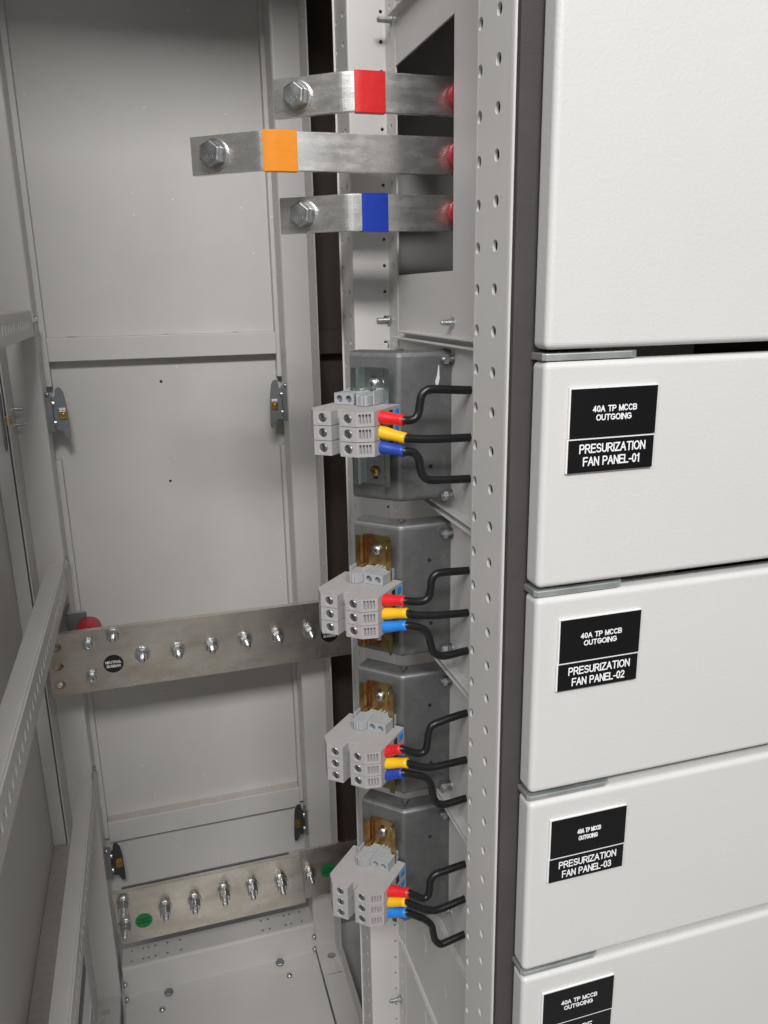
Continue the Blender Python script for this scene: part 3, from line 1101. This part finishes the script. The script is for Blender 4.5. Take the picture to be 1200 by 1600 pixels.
phase_bar(0.1840, 0.1462, 0.1768, 52, 0.0720, (0.1876, 0.2142), M['tape_red'], 'top bent metal busbar with a red sleeve at its bend', 'R')
phase_bar(0.1110, 0.0990, 0.1293, 52, 0.0715, (0.1095, 0.1375), M['tape_orange'], 'middle longest bent metal busbar with an orange sleeve', 'Y')
phase_bar(0.1840, 0.0522, 0.0823, 52, 0.0710, (0.1915, 0.2150), M['tape_blue'], 'lowest short bent metal busbar with a blue sleeve', 'B')
for k, (z, nm) in enumerate(((0.1615, 'red round insulator at the end of the red sleeved busbar'), (0.1140, 'red round insulator at the end of the orange sleeved busbar'), (0.0672, 'red round insulator at the end of the blue sleeved busbar'))):
    bm = B()
    lathe(bm, (0.2800, 0.6998, z), (0, -1, 0), [(0, 0.0095), (0.004, 0.0118), (0.010, 0.0125), (0.016, 0.0115), (0.019, 0.008), (0.020, 0)], 24)
    obj('busbar_insulator', bm, M['insul'], label=nm, cat='insulator', group='red insulators inside the opening', smooth=True)

# ------------------------------------------------------------------ neutral and earth bars
def stud_nut(parent, x, z, yf, ln, r=0.0044, tilt=0.0, double=False):
    ax = Vector((tilt, -1, 0)).normalized()
    bm = B()
    thread(bm, (x, yf + 0.002, z), ax, ln, r, 0.0013, 12)
    s = obj('stud', bm, M['zinc'], parent)
    bm = B()
    lathe(bm, (x, yf - 0.0001, z), (0, -1, 0), [(0, 0.0112), (0.0016, 0.0112), (0.0018, 0.0105)], 20)
    obj('washer', bm, M['zinc'], s)
    bm = B()
    lathe(bm, (x, yf - 0.0020, z), (0, -1, 0), [(0, 0.0088), (0.0018, 0.0088)], 16)
    hexhead(bm, (x, yf - 0.0040, z), (0, -1, 0), 0.0152, 0.0070)
    if double:
        hexhead(bm, (x, yf - 0.0117, z), (0, -1, 0), 0.0152, 0.0066)
    obj('nut', bm, M['zinc'], s, bevel=0.0004)


nb = empty('neutral_busbar', (0.06, 1.12, -0.549), 'wide bare metal neutral busbar with a row of studs and round black stickers', 'busbar')
bm = B()
ex3, ez3 = Vector((1, 0, 0)), Vector((0, 0, 1))
YN = 1.118
zc = [-0.4740, -0.5025, -0.5310]
zb_, zt_ = -0.5487, -0.4545
cutz = [zb_, -0.5168, -0.4882, zt_]
for k in range(3):
    zz = zc[::-1][k]
    holed_rect(bm, (0, YN, 0), ex3, ez3, -0.1680, -0.1440, cutz[k], cutz[k + 1], circ(-0.1555, zz, 0.0070, 20, 0.0062), depth=0.0098, nrm=Vector((0, -1, 0)))
quad(bm, (-0.1440, YN, zb_), (0.300, YN, zb_), (0.300, YN, zt_), (-0.1440, YN, zt_))
quad(bm, (-0.168, YN, zt_), (0.300, YN, zt_), (0.300, YN + 0.01, zt_), (-0.168, YN + 0.01, zt_))
quad(bm, (-0.168, YN, zb_), (0.300, YN, zb_), (0.300, YN + 0.01, zb_), (-0.168, YN + 0.01, zb_))
quad(bm, (-0.168, YN + 0.01, zb_), (0.300, YN + 0.01, zb_), (0.300, YN + 0.01, zt_), (-0.168, YN + 0.01, zt_))
quad(bm, (-0.168, YN, zb_), (-0.168, YN, zt_), (-0.168, YN + 0.01, zt_), (-0.168, YN + 0.01, zb_))
quad(bm, (0.300, YN, zb_), (0.300, YN, zt_), (0.300, YN + 0.01, zt_), (0.300, YN + 0.01, zb_))
obj('bar', bm, M['busplate'], nb)
bm = B()
for zz in zc:
    ro = [bm.verts.new((-0.1555 + 0.0071 * math.cos(a_), YN - 0.0002, zz + 0.0063 * math.sin(a_))) for a_ in [2 * math.pi * q / 24 for q in range(24)]]
    rn = [bm.verts.new((-0.1555 + 0.0069 * math.cos(a_), YN - 0.0002, zz + 0.0004 + 0.0057 * math.sin(a_))) for a_ in [2 * math.pi * q / 24 for q in range(24)]]
    for q in range(24):
        bm.faces.new((ro[q], ro[(q + 1) % 24], rn[(q + 1) % 24], rn[q]))
# thin rim of red primer under each cut hole
obj('hole_rim', bm, M['rubber_red'], nb).scale = (1, 1, 1)
for (x, z) in ((-0.0775, -0.4640), (-0.0404, -0.5005), (0.0093, -0.5015), (0.0585, -0.5015), (0.1081, -0.4995), (0.1566, -0.4995), (0.2072, -0.5000)):
    stud_nut(nb, x, z, YN, 0.027 + random.uniform(-0.003, 0.003), tilt=random.uniform(-0.04, 0.06))
for (x, z) in ((-0.1123, -0.4745), (-0.1125, -0.5250)):
    bm = B()
    lathe(bm, (x, YN - 0.0001, z), (0, -1, 0), [(0, 0.0088), (0.0016, 0.0088), (0.0017, 0.0066), (0.0075, 0.0066), (0.0082, 0.0058), (0.0083, 0.0034), (0.0050, 0.0032)], 18)
    b1 = obj('socket_bolt', bm, M['zinc'], nb)
    bm = B()
    obox(bm, (x - 0.0005, YN - 0.0088, z - 0.002), (0.0012, 0, 0), (0.007, 0.0080, 0.0135), (0, -0.0006, 0))
    obj('ink_mark', bm, M['ink'], b1)
for k, (x, z) in enumerate(((-0.0815, -0.5095), (0.2382, -0.5088))):
    bm = B()
    lathe(bm, (x, YN - 0.0002, z), (0, -1, 0), [(0, 0.0138), (0.0003, 0.0138)], 32)
    st = obj('sticker', bm, M['sticker_black'], nb)
    lettering('lettering', [('NEUTRAL', -0.0112, 0.0112, 0.0006, 0.0043), ('BUSBAR', -0.0098, 0.0098, -0.0056, 0.0043)], st, (x, YN - 0.0006, z), (1, 0, 0), (0, 0, 1), M['white'], 0.0002, 0.21)

for k, (x, z, nm) in enumerate(((-0.1125, -0.4705, 'red ribbed insulator holding up the top corner of the neutral busbar'),)):
    bm = B()
    lathe(bm, (x, 1.1740, z), (0, -1, 0), [(0, 0.014), (0.002, 0.0170), (0.010, 0.0175), (0.018, 0.0180), (0.030, 0.0178), (0.040, 0.0172), (0.043, 0.016), (0.0450, 0.014)], 28)
    obj('bar_insulator', bm, M['insul'], label=nm, cat='insulator', smooth=True)

eb = empty('earth_busbar', (0.06, 1.12, -0.998), 'bare metal earth busbar with long studs and round green stickers', 'busbar')
bm = B()
prism(bm, [(-0.1250, -0.9000), (-0.1190, -0.9970), (0.1805, -0.9970), (0.1745, -0.9000)], (0, 1.1200, 0), (1, 0, 0), (0, 0, 1), (0, 0.008, 0))
obj('bar', bm, M['busplate'], eb, bevel=0.0005)
bm = B()
prism(bm, [(0.1570, -0.9000), (0.1575, -0.9960), (0.330, -0.9960), (0.330, -0.9000)], (0, 1.1284, 0), (1, 0, 0), (0, 0, 1), (0, 0.006, 0))
obj('link_bar', bm, M['busplate'], eb, bevel=0.0005)
YE = 1.120
for (x, z, ln, dbl) in ((-0.0472, -0.9440, 0.030, True), (-0.0008, -0.9430, 0.031, True), (0.0469, -0.9370, 0.035, True), (0.0918, -0.9390, 0.033, True), (0.1397, -0.9420, 0.034, True), (-0.1090, -0.9200, 0.030, True), (-0.1095, -0.9620, 0.030, True)):
    stud_nut(eb, x, z, YE, ln, tilt=random.uniform(-0.05, 0.05), double=dbl)
stud_nut(eb, 0.1905, -0.9480, 1.1284, 0.026)
for k, (x, z, yy) in enumerate(((-0.0815, -0.9600, YE), (0.2220, -0.9487, 1.1284))):
    bm = B()
    lathe(bm, (x, yy - 0.0002, z), (0, -1, 0), [(0, 0.0132), (0.0003, 0.0132)], 32)
    st = obj('sticker', bm, M['sticker_green'], eb)
    lettering('lettering', [('EARTH', -0.0080, 0.0080, 0.0008, 0.0036), ('BUSBAR', -0.0092, 0.0092, -0.0048, 0.0036)], st, (x, yy - 0.0006, z), (1, 0, 0), (0, 0, 1), M['ink_dark'], 0.0002, 0.2)

# ------------------------------------------------------------------ terminal stacks on galvanised brackets
Fd = Vector((0.1986, 0.624, 0))
U = Vector((-1, 1, 0)).normalized()
NN = Vector((-1, -1, 0)).normalized()
ZV = Vector((0, 0, 1))
uv = lambda u, n, z: Fd + U * u + NN * n + ZV * z
ORD = ['top', 'second', 'third', 'bottom']
BR = [(-0.0460, -0.1728), (-0.1930, -0.3170), (-0.3350, -0.4600), (-0.4775, -0.6060)]
TT = [-0.0880, -0.2420, -0.3850, -0.5325]
TP = 0.0120


def mounting_bracket(i):
    z1, z0 = BR[i]
    t = empty('mounting_bracket', (0.205, 0.64, z0), ['topmost galvanised bracket, carrying the silvery rail, with a white paint drip',
              'second galvanised bracket from the top, below the one with the silvery rail',
              'third galvanised bracket from the top, above the lowest one',
              'lowest galvanised bracket, with bare partition beneath it'][i], 'bracket', 'folded galvanised brackets behind the terminals')
    a, f, c = Vector((0.2460, 0.624, 0)), Fd.copy(), Vector((0.1660, 0.6566, 0))
    bm = B()
    r = 0.0030
    d1 = (f - a).normalized()
    d2 = (c - f).normalized()
    pa, pb = f - d1 * r, f + d2 * r
    front = [a]
    for k in range(6):
        tt = k / 5
        front.append((1 - tt) ** 2 * pa + 2 * tt * (1 - tt) * f + tt * tt * pb)
    front.append(c)
    # section in z: back flange, rounded lip, face, rounded lip, back flange
    R = 0.0045
    sec = [(0.018, z1)]
    for k in range(5):
        an = math.pi / 2 * k / 4
        sec.append((R - R * math.sin(an), z1 - R + R * math.cos(an)))
    for k in range(5):
        an = math.pi / 2 * k / 4
        sec.append((R - R * math.cos(an), z0 + R - R * math.sin(an)))
    sec.append((0.016, z0))
    nrm = []
    for k, p in enumerate(front):
        d = (front[min(k + 1, len(front) - 1)] - front[max(0, k - 1)]).normalized()
        nrm.append(Vector((-d.y, d.x, 0)) * -1)
    # inward normal points away from the camera
    grid = []
    for (dep, z) in sec:
        row = []
        for p, n in zip(front, nrm):
            inn = n if n.y > 0 else -n
            row.append(bm.verts.new(p + inn * dep + ZV * z))
        grid.append(row)
    for A, Bq in zip(grid, grid[1:]):
        for k in range(len(front) - 1):
            bm.faces.new((A[k], A[k + 1], Bq[k + 1], Bq[k]))
    obj('sheet', bm, M['galv'], t, solid=0.0014, smooth=False)
    # dark relief notches at the fold, top and bottom
    bm = B()
    bis = (NN + Vector((0, -1, 0))).normalized()
    for z, s in ((z1 - 0.0075, 1), (z0 + 0.0040, -1)):
        e_ = bis.cross(ZV).normalized()
        prism(bm, [(-0.0004, -0.0030), (0.0006, -0.0032), (0.0010, 0.0), (0.0006, 0.0022), (-0.0006, 0.0024), (-0.0009, 0.0004)], f + bis * (-0.0026) + ZV * z, e_, ZV, bis * 0.0012)
    obj('relief_notch', bm, M['slotdark'], t)
    for z in (z1 - 0.007 if i == 0 else z1 - 0.010, z0 + 0.004):
        bm = B()
        stud_mesh(bm, (0.2462, 0.6205, z), (-1, 0, 0), 0.011, 0.0027)
        lathe(bm, (0.2400, 0.6205, z), (-1, 0, 0), [(0, 0.0044), (0.004, 0.0044)], 6)
        obj('fixing_stud', bm, M['zinc'], t)
    bm = B()
    for (x, z) in ((0.2250, z1 - 0.034), (0.2262, z0 + 0.030)):
        lathe(bm, (x, 0.6238, z), (0, -1, 0), [(0, 0.0018), (0.0004, 0.0018)], 12)
    obj('hole', bm, M['slotdark'], t)
    if i == 0:
        bm = B()
        prism(bm, [(0.2330, -0.0580), (0.2337, -0.0580), (0.2340, -0.0640), (0.2343, -0.0690), (0.2330, -0.0740), (0.2308, -0.0745), (0.2302, -0.0715), (0.2318, -0.0665)], (0, 0.62385, 0), (1, 0, 0), (0, 0, 1), (0, -0.0005, 0))
        obj('paint_drip', bm, M['white'], t, bevel=0.0002)


RAILZ = [(-0.0590, -0.1580), (-0.2040, -0.3105), (-0.3465, -0.4545), (-0.4930, -0.6010)]


def din_rail(i):
    z1, z0 = RAILZ[i]
    t = empty('mounting_rail', tuple(uv(0.0225, 0.002, z0)), ['silvery zinc plated mounting rail piece on the topmost bracket', 'yellow passivated rail piece behind the second terminal stack from top',
              'yellow passivated rail piece behind the third terminal stack from top', 'yellow passivated rail piece behind the lowest terminal stack'][i], 'rail', 'short hat section rails on the brackets')
    c = 0.0225
    prof = [(c - 0.0175, 0.0075), (c - 0.0135, 0.0075), (c - 0.0125, 0.0065), (c - 0.0125, 0.0016), (c - 0.0115, 0.0006), (c + 0.0115, 0.0006), (c + 0.0125, 0.0016), (c + 0.0125, 0.0065), (c + 0.0135, 0.0075), (c + 0.0175, 0.0075)]
    bm = B()
    for (ua, na), (ub, nb_) in zip(prof, prof[1:]):
        quad(bm, uv(ua, na, z0), uv(ub, nb_, z0), uv(ub, nb_, z1), uv(ua, na, z1))
    # the outer edges of the flanges
    obj('hat_section', bm, M['rail_zinc'] if i == 0 else M['rail_yellow'], t, solid=0.001)
    for z in (z1 - 0.0135, z0 + 0.0115):
        bm = B()
        lathe(bm, uv(c, 0.0018, z), NN, [(0, 0.0048), (0.0012, 0.0047), (0.0026, 0.0036), (0.0032, 0.0018), (0.0033, 0)], 18)
        s = obj('screw', bm, M['zinc'] if not (i == 0 and z < -0.1) else M['brass'], t, smooth=True)
        bm = B()
        for a in (0.5, 0.5 + math.pi / 2):
            e1 = U * math.cos(a) + ZV * math.sin(a)
            e2 = NN.cross(e1)
            obox(bm, uv(c, 0.0047, z) - e1 * 0.0023 - e2 * 0.0004, e1 * 0.0046, e2 * 0.0008, NN * 0.0006)
        obj('cross_slot', bm, M['slotdark'], s)
        bm = B()
        ss = 1 if z > z0 + 0.03 else -1
        prism(bm, [(c - 0.0020, z + ss * 0.001), (c + 0.0020, z + ss * 0.001), (c + 0.0020, z + ss * 0.0058), (c + 0.0010, z + ss * 0.0072), (c - 0.0010, z + ss * 0.0072), (c - 0.0020, z + ss * 0.0058)], Fd + NN * 0.00165, U, ZV, NN * 0.0003)
        obj('slot', bm, M['slotdark'], t)


OUT = [(0.0553, 0.0030), (0.0550, 0.0485), (0.0455, 0.0595), (0.0300, 0.0580), (0.0298, 0.0480), (0.0232, 0.0480), (0.0228, 0.0570), (0.0082, 0.0565), (-0.0030, 0.0480), (-0.0030, 0.0030)]


def rect_poly(a0, a1, b0, b1):
    return [(a0, b0), (a1, b0), (a1, b1), (a0, b1)]


def terminal(zt, label):
    t = empty('terminal', tuple(uv(0.026, 0.03, zt - 0.0118)), label, 'terminal', 'grey rail mounted terminals in stacks of three')
    z1, z0 = zt, zt - 0.0115
    h = z1 - z0
    bm = B()
    pts = [uv(u, n, 0) for u, n in OUT]
    lo = [bm.verts.new(p + ZV * z0) for p in pts]
    hi = [bm.verts.new(p + ZV * z1) for p in pts]
    bm.faces.new(lo[::-1])
    bm.faces.new(hi)
    n = len(pts)
    cen = uv(0.026, 0.02, 0)
    for i in range(n):
        j = (i + 1) % n
        a, b = pts[i], pts[j]
        L = (b - a).length
        e = (b - a) / L
        nr = e.cross(ZV)
        if nr.dot((a + b) / 2 - cen) < 0:
            nr = -nr
        o = a + ZV * z0
        if i in (2, 6):                       # the two screw faces
            holed_rect(bm, o, e, ZV, 0, L, 0, h, circ(L * (0.50 if i == 2 else 0.47), h / 2, 0.0036, 18), depth=0.0042, nrm=nr, lip=0.0004)
        elif i == 7:                          # chamfer with the four grille slots
            q = [0.0] + [0.0018 + 0.00265 * k for k in range(1, 4)] + [L]
            q = [0, 0.0042, 0.0068, 0.0094, L]
            sl = [0.0029, 0.0055, 0.0081, 0.0107]
            for k in range(4):
                holed_rect(bm, o, e, ZV, q[k], q[k + 1], 0, h, rect_poly(sl[k] - 0.00085, sl[k] + 0.00085, 0.0022, h - 0.0020), depth=0.0028, nrm=nr, floor=True)
        elif i == 8:                          # wire entry side
            holed_rect(bm, o, e, ZV, 0, L, 0, h, circ(0.0120, h / 2, 0.0048, 18), depth=0.008, nrm=nr, floor=True)
        else:
            bm.faces.new((lo[i], lo[j], hi[j], hi[i]))
    obj('housing', bm, M['plastic'], t, bevel=0.0003)
    for i in (2, 6):
        j = i + 1
        a, b = pts[i], pts[j]
        L = (b - a).length
        e = (b - a) / L
        nr = e.cross(ZV)
        if nr.dot((a + b) / 2 - cen) < 0:
            nr = -nr
        p = a + e * L * (0.50 if i == 2 else 0.47) + ZV * (z0 + h / 2) - nr * 0.0037
        bm = B()
        lathe(bm, p, nr, [(0, 0.00350), (0.0024, 0.0034), (0.0029, 0.0028), (0.0029, 0)], 16)
        s = obj('clamp_screw', bm, M['zinc'], t)
        an = random.uniform(0, 3)
        e1 = e * math.cos(an) + ZV * math.sin(an)
        e2 = nr.cross(e1)
        bm = B()
        obox(bm, p + nr * 0.0024 - e1 * 0.0029 - e2 * 0.0006, e1 * 0.0058, e2 * 0.0012, nr * 0.0006)
        obj('slot', bm, M['slotdark'], s)
    bm = B()
    obox(bm, uv(-0.0042, 0.0075, z0 + 0.0030), U * 0.0010, NN * 0.0070, ZV * 0.0062)
    obj('clip', bm, M['marker'], t, bevel=0.0004)
    bm = B()
    obox(bm, uv(-0.0034, 0.0175, z0 + 0.0022), U * 0.0008, NN * 0.0060, ZV * 0.0070)
    obj('pocket', bm, M['slotdark'], t)
    return t


def end_cover(i):
    """thin closing plate with its moulded pins on the top terminal of a stack: part of that terminal"""
    zt = TT[i]
    for (u, n) in ((0.047, 0.053), (0.0345, 0.0545), (0.0205, 0.0520), (0.0080, 0.0530), (0.0005, 0.042), (-0.0005, 0.020), (-0.001, 0.006), (0.052, 0.040), (0.0525, 0.020), (0.0265, 0.027)):
        bm = B()
        lathe(bm, uv(u, n, zt + 0.0001), ZV, [(0, 0.0012), (0.0003, 0.0011), (0.0003, 0.0006)], 10)
        obj('moulded_pin', bm, M['plastic'], TL[(i, 0)])


def end_clamp(i):
    zt = TT[i] + 0.0003
    flip = (i == 0)
    m = (lambda u: 0.0545 - u) if flip else (lambda u: u)
    t = empty('end_clamp', tuple(uv(0.025, 0.012, zt)), ['turned grey end clamp on the topmost terminal stack, screw holes towards the wall side', 'grey end clamp seated on the second terminal stack from the top',
              'grey end clamp seated on the third terminal stack from the top', 'grey end clamp seated on the lowest terminal stack'][i], 'end clamp', 'end clamps on top of the terminal stacks')
    h = 0.0092
    ez = ZV * h

    def P(bm, pts, z=0.0, hh=h):
        q = [(m(u), n) for u, n in pts]
        prism(bm, q, Fd + ZV * (zt + z), U, NN, ZV * hh)

    bm = B()
    # screw body: front face with two round holes
    ua, ub, nf, nbk = m(0.0060), m(0.0245), 0.0225, 0.0005
    u0, u1 = min(ua, ub), max(ua, ub)
    o = Fd + NN * nf + ZV * zt
    um = 0.5 * (u0 + u1)
    holed_rect(bm, o, U, ZV, u0, um, 0, h, circ(u0 + 0.0050, h * 0.48, 0.0029, 16), depth=0.004, nrm=NN, floor=True)
    holed_rect(bm, o, U, ZV, um, u1, 0, h, circ(u1 - 0.0048, h * 0.48, 0.0029, 16), depth=0.004, nrm=NN, floor=True)
    A = lambda u, n, z: uv(u, n, zt + z)
    quad(bm, A(u0, nf, h), A(u1, nf, h), A(u1, nbk, h), A(u0, nbk, h))
    quad(bm, A(u0, nf, 0), A(u1, nf, 0), A(u1, nbk, 0), A(u0, nbk, 0))
    quad(bm, A(u0, nf, 0), A(u0, nf, h), A(u0, nbk, h), A(u0, nbk, 0))
    quad(bm, A(u1, nf, 0), A(u1, nf, h), A(u1, nbk, h), A(u1, nbk, 0))
    quad(bm, A(u0, nbk, 0), A(u1, nbk, 0), A(u1, nbk, h), A(u0, nbk, h))
    obj('screw_body', bm, M['plastic_blue'], t, bevel=0.0003)
    bm = B()
    for c_ in (u0 + 0.0050, u1 - 0.0048):
        lathe(bm, Fd + U * c_ + NN * (nf - 0.0040) + ZV * (zt + h * 0.48), NN, [(0, 0.0027), (0.0012, 0.0025), (0.0012, 0)], 14)
    obj('screw', bm, M['zincdark'], t)
    bm = B()
    P(bm, [(0.0248, 0.0190), (0.0248, 0.0005), (0.0330, 0.0005), (0.0330, 0.0262), (0.0290, 0.0262)], 0, h * 0.96)
    P(bm, [(0.0333, 0.0270), (0.0333, 0.0040), (0.0395, 0.0040), (0.0395, 0.0250)], 0, h * 0.88)
    for k in range(3):
        u = 0.0315 + 0.0030 * k
        P(bm, [(u, 0.0275), (u, 0.0255), (u + 0.0016, 0.0255), (u + 0.0016, 0.0282 - 0.0008 * k)], 0, h * 0.9)
    P(bm, [(0.0398, 0.0180), (0.0398, 0.0045), (0.0412, 0.0045), (0.0412, 0.0180)], 0, h * 1.25)
    P(bm, [(0.0350, 0.0040), (0.0350, 0.0002), (0.0425, 0.0002), (0.0425, 0.0040)], 0, h * 1.30)
    obj('clamp_foot', bm, M['plastic_blue'], t, bevel=0.0003)
    bm = B()
    for k in range(5):
        P(bm, [(0.0250 + 0.0001, 0.0040 + 0.0032 * k), (0.0250 + 0.0001, 0.0052 + 0.0032 * k), (0.0300, 0.0052 + 0.0032 * k), (0.0300, 0.0040 + 0.0032 * k)], h * 0.962, 0.0012)
    for k in range(4):
        P(bm, [(0.0085 + 0.0040 * k, 0.0006), (0.0085 + 0.0040 * k, 0.0052), (0.0105 + 0.0040 * k, 0.0052), (0.0105 + 0.0040 * k, 0.0006)], h + 0.0002, 0.0016)
    P(bm, [(0.0080, 0.0100), (0.0080, 0.0118), (0.0150, 0.0118), (0.0150, 0.0100)], h + 0.0002, 0.0008)
    obj('ribs', bm, M['plastic_blue'], t, bevel=0.0002)


TLAB = [['upper', 'middle', 'lower'][k] for k in range(3)]
STK = ['topmost stack', 'second stack from the top', 'third stack from the top', 'lowest stack']
src = terminal(TT[0], '')
TL = {}
for i in range(4):
    for k in range(3):
        z = TT[i] - TP * k
        lab = '%s grey terminal of the %s, with the %s cable boot' % (TLAB[k], STK[i], ['red', 'yellow', 'blue'][k])
        if i == 0 and k == 0:
            t = src
            t['label'] = lab
        else:
            loc = uv(0.026, 0.03, z - 0.0118)
            t = dup(src, (loc.x, loc.y, loc.z + Z0), lab)
        TL[(i, k)] = t
for i in range(4):
    mounting_bracket(i)
    din_rail(i)
    end_cover(i)
    end_clamp(i)

# ------------------------------------------------------------------ cables (pixel readings turned into points on the plane they hang in)
FPX = 1240.07


def ray(px, py):
    return ri * ((px - 600) / FPX) + dn * ((py - 800) / FPX) + fw


def atY(px, py, Y):
    r = ray(px, py)
    return r * (Y / r.y)


YC = 0.5830
CAB = {
    (0, 0): [(629, 656.5), (640, 656.5), (649, 653), (654, 645), (656, 632), (659, 618), (667, 609.5), (680, 608), (733, 609.5)],
    (0, 1): [(630, 684), (650, 685.5), (675, 686), (733, 683.5)],
    (0, 2): [(630, 705), (642, 706), (650, 710), (655, 719), (657, 732), (661, 743), (669, 749), (685, 750), (733, 748)],
    (1, 0): [(631, 938.5), (650, 940), (663, 938), (670, 932), (673, 920), (674, 908), (680, 898), (692, 894.5), (733, 891)],
    (1, 1): [(633, 958), (652, 961), (678, 961.5), (700, 960), (733, 957)],
    (1, 2): [(634, 977), (650, 979), (663, 984), (670, 993), (673, 1006), (677, 1018), (687, 1024), (700, 1024), (733, 1016)],
    (2, 0): [(627, 1170), (642, 1175), (655, 1177), (664, 1173), (668, 1160), (669.5, 1146), (675, 1134), (690, 1127), (733, 1113)],
    (2, 1): [(634, 1192), (652, 1197), (671, 1199), (690, 1196), (733, 1186)],
    (2, 2): [(629, 1207.5), (648, 1210.5), (664, 1215), (673, 1225), (676, 1240), (681, 1253), (692, 1257), (706, 1254), (733, 1246)],
    (3, 0): [(638, 1395), (652, 1401), (661, 1403.5), (669, 1399), (671.5, 1386), (673, 1375), (681, 1366), (695, 1361), (733, 1348)],
    (3, 1): [(632, 1409), (650, 1416), (667, 1421), (686, 1421), (733, 1402)],
    (3, 2): [(634.5, 1425.5), (650, 1431), (664, 1437), (674, 1446), (677, 1458), (680, 1469), (688, 1475), (700, 1471), (733, 1457)],
}
CN = ['red', 'yellow', 'blue']
SHAPE = ['rising', 'running level', 'dropping']
for (i, k), px in CAB.items():
    pts = [atY(x, y, YC) for x, y in px]
    ent = uv(-0.0030, 0.0365, TT[i] - TP * k - 0.0058)
    p0 = pts[0]
    dirb = (p0 - ent)
    bootend = ent + dirb.normalized() * (dirb.length * 1.0)
    t = empty('cable', tuple(ent), 'black cable with %s boot %s from the %s' % (CN[k], SHAPE[k], STK[i]), 'cable', 'black booted cables leaving the terminals')
    ext = pts[-1] + Vector((0.03, 0, 0)) * 1.0
    path = [p0 - dirb.normalized() * 0.010, p0 - dirb.normalized() * 0.004] + pts + [ext]
    bm = B()
    tube(bm, smooth_path(path, 6), 0.00335, 14)
    obj('sheath', bm, M['cable'], t, smooth=True)
    bm = B()
    a = ent - dirb.normalized() * 0.004
    b = bootend + dirb.normalized() * (0.001 if k != 1 else 0.002)
    steps = [a + (b - a) * (q / 10) for q in range(11)]
    tube(bm, steps, lambda s: 0.0053 - 0.0008 * max(0.0, min(1.0, (s - 0.30) / 0.35)), 18)
    mm = M['boot_red'] if k == 0 else M['boot_yellow'] if k == 1 else (M['boot_sky'] if i in (1, 3) else M['boot_blue'])
    obj('boot', bm, mm, t, smooth=True)

# ------------------------------------------------------------------ compartment doors
DX0, DX1, DY0, DY1 = 0.2205, 0.640, 0.4150, 0.4325
DZ = [(0.790, -0.0330), (-0.0400, -0.1787), (-0.1857, -0.3250), (-0.3325, -0.4715), (-0.4785, -0.6180), (-0.6255, -1.185)]
DLAB = ['tall blank white door at the top without a nameplate', 'white door with the plate reading fan panel 01', 'white door with the plate reading fan panel 02',
        'white door with the plate reading fan panel 03', 'lowest visible white door with the plate reading spare', 'white door below the spare feeder, out at the bottom']
PLZ = [None, (-0.0552, -0.0852, -0.1062), (-0.2005, -0.2308, -0.2505), (-0.3475, -0.3785, -0.3980), (-0.4943, -0.5255, -0.5450)]
for i, (zt, zb) in enumerate(DZ):
    t = empty('compartment_door', (0.5 * (DX0 + DX1), DY0, zb), DLAB[i], 'door', 'white feeder doors in a column')
    bm = B()
    box(bm, DX0, DX1, DY0, DY1, zb, zt)
    obj('leaf', bm, M['paint_door'], t, bevel=0.0038, bseg=5, smooth=False)
    if 0 < i:
        # pressed hinge plate above the leaf
        bm = B()
        w = 0.066
        zh = zt + 0.0006
        th = 0.0042 if i < 3 else 0.0036
        pts = [(0.2205, DY1 + 0.001), (0.2205, DY0 + 0.0045), (0.2225, DY0 + 0.0020), (0.2185 + w - 0.006, DY0 + 0.0020), (0.2185 + w - 0.0018, DY0 + 0.0040), (0.2185 + w, DY0 + 0.0085), (0.2185 + w, DY1 + 0.001)]
        prism(bm, pts, (0, 0, zh), (1, 0, 0), (0, 1, 0), (0, 0, th))
        obj('hinge_plate', bm, M['hinge'], t, bevel=0.0006)
    if PLZ[i] if i < len(PLZ) else None:
        za, zm, zc_ = PLZ[i]
        x0, x1 = 0.2360, 0.2953
        np_ = []
        for (a, b, dx, lines) in ((za, zm, 0.0, 'u'), (zm - 0.0003, zc_, -0.0004, 'l')):
            bm = B()
            box(bm, x0 + dx, x1 + dx, DY0 - 0.0016, DY0 - 0.0002, b, a)
            pl = obj('nameplate', bm, M['white'], t)
            bm = B()
            box(bm, x0 + dx + 0.0009, x1 + dx - 0.0001, DY0 - 0.0020, DY0 - 0.0017, b + 0.0001, a - 0.0007)
            obj('black_face', bm, M['black'], pl)
            o = (x0 + dx, DY0 - 0.0021, a)
            if lines == 'u':
                if i == 3:
                    L_ = [('40A TP MCCB', 0.0210, 0.0395, -0.0150, 0.0036), ('OUTGOING', 0.0222, 0.0372, -0.0205, 0.0036)]
                else:
                    L_ = [('40A TP MCCB', 0.0155, 0.0455, -0.0148, 0.0038), ('OUTGOING', 0.0180, 0.0420, -0.0200, 0.0038)]
                bold = 0.19
            else:
                if i < 4:
                    L_ = [('PRESURIZATION', 0.0082, 0.0535, -0.0090, 0.0056), ('FAN PANEL-0%d' % i, 0.0110, 0.0500, -0.0168, 0.0056)]
                else:
                    L_ = [('SPARE', 0.0215, 0.0430, -0.0120, 0.0058)]
                bold = 0.155
            lettering('lettering', L_, pl, o, (1, 0, 0), (0, 0, 1), M['white'], 0.00015, bold)
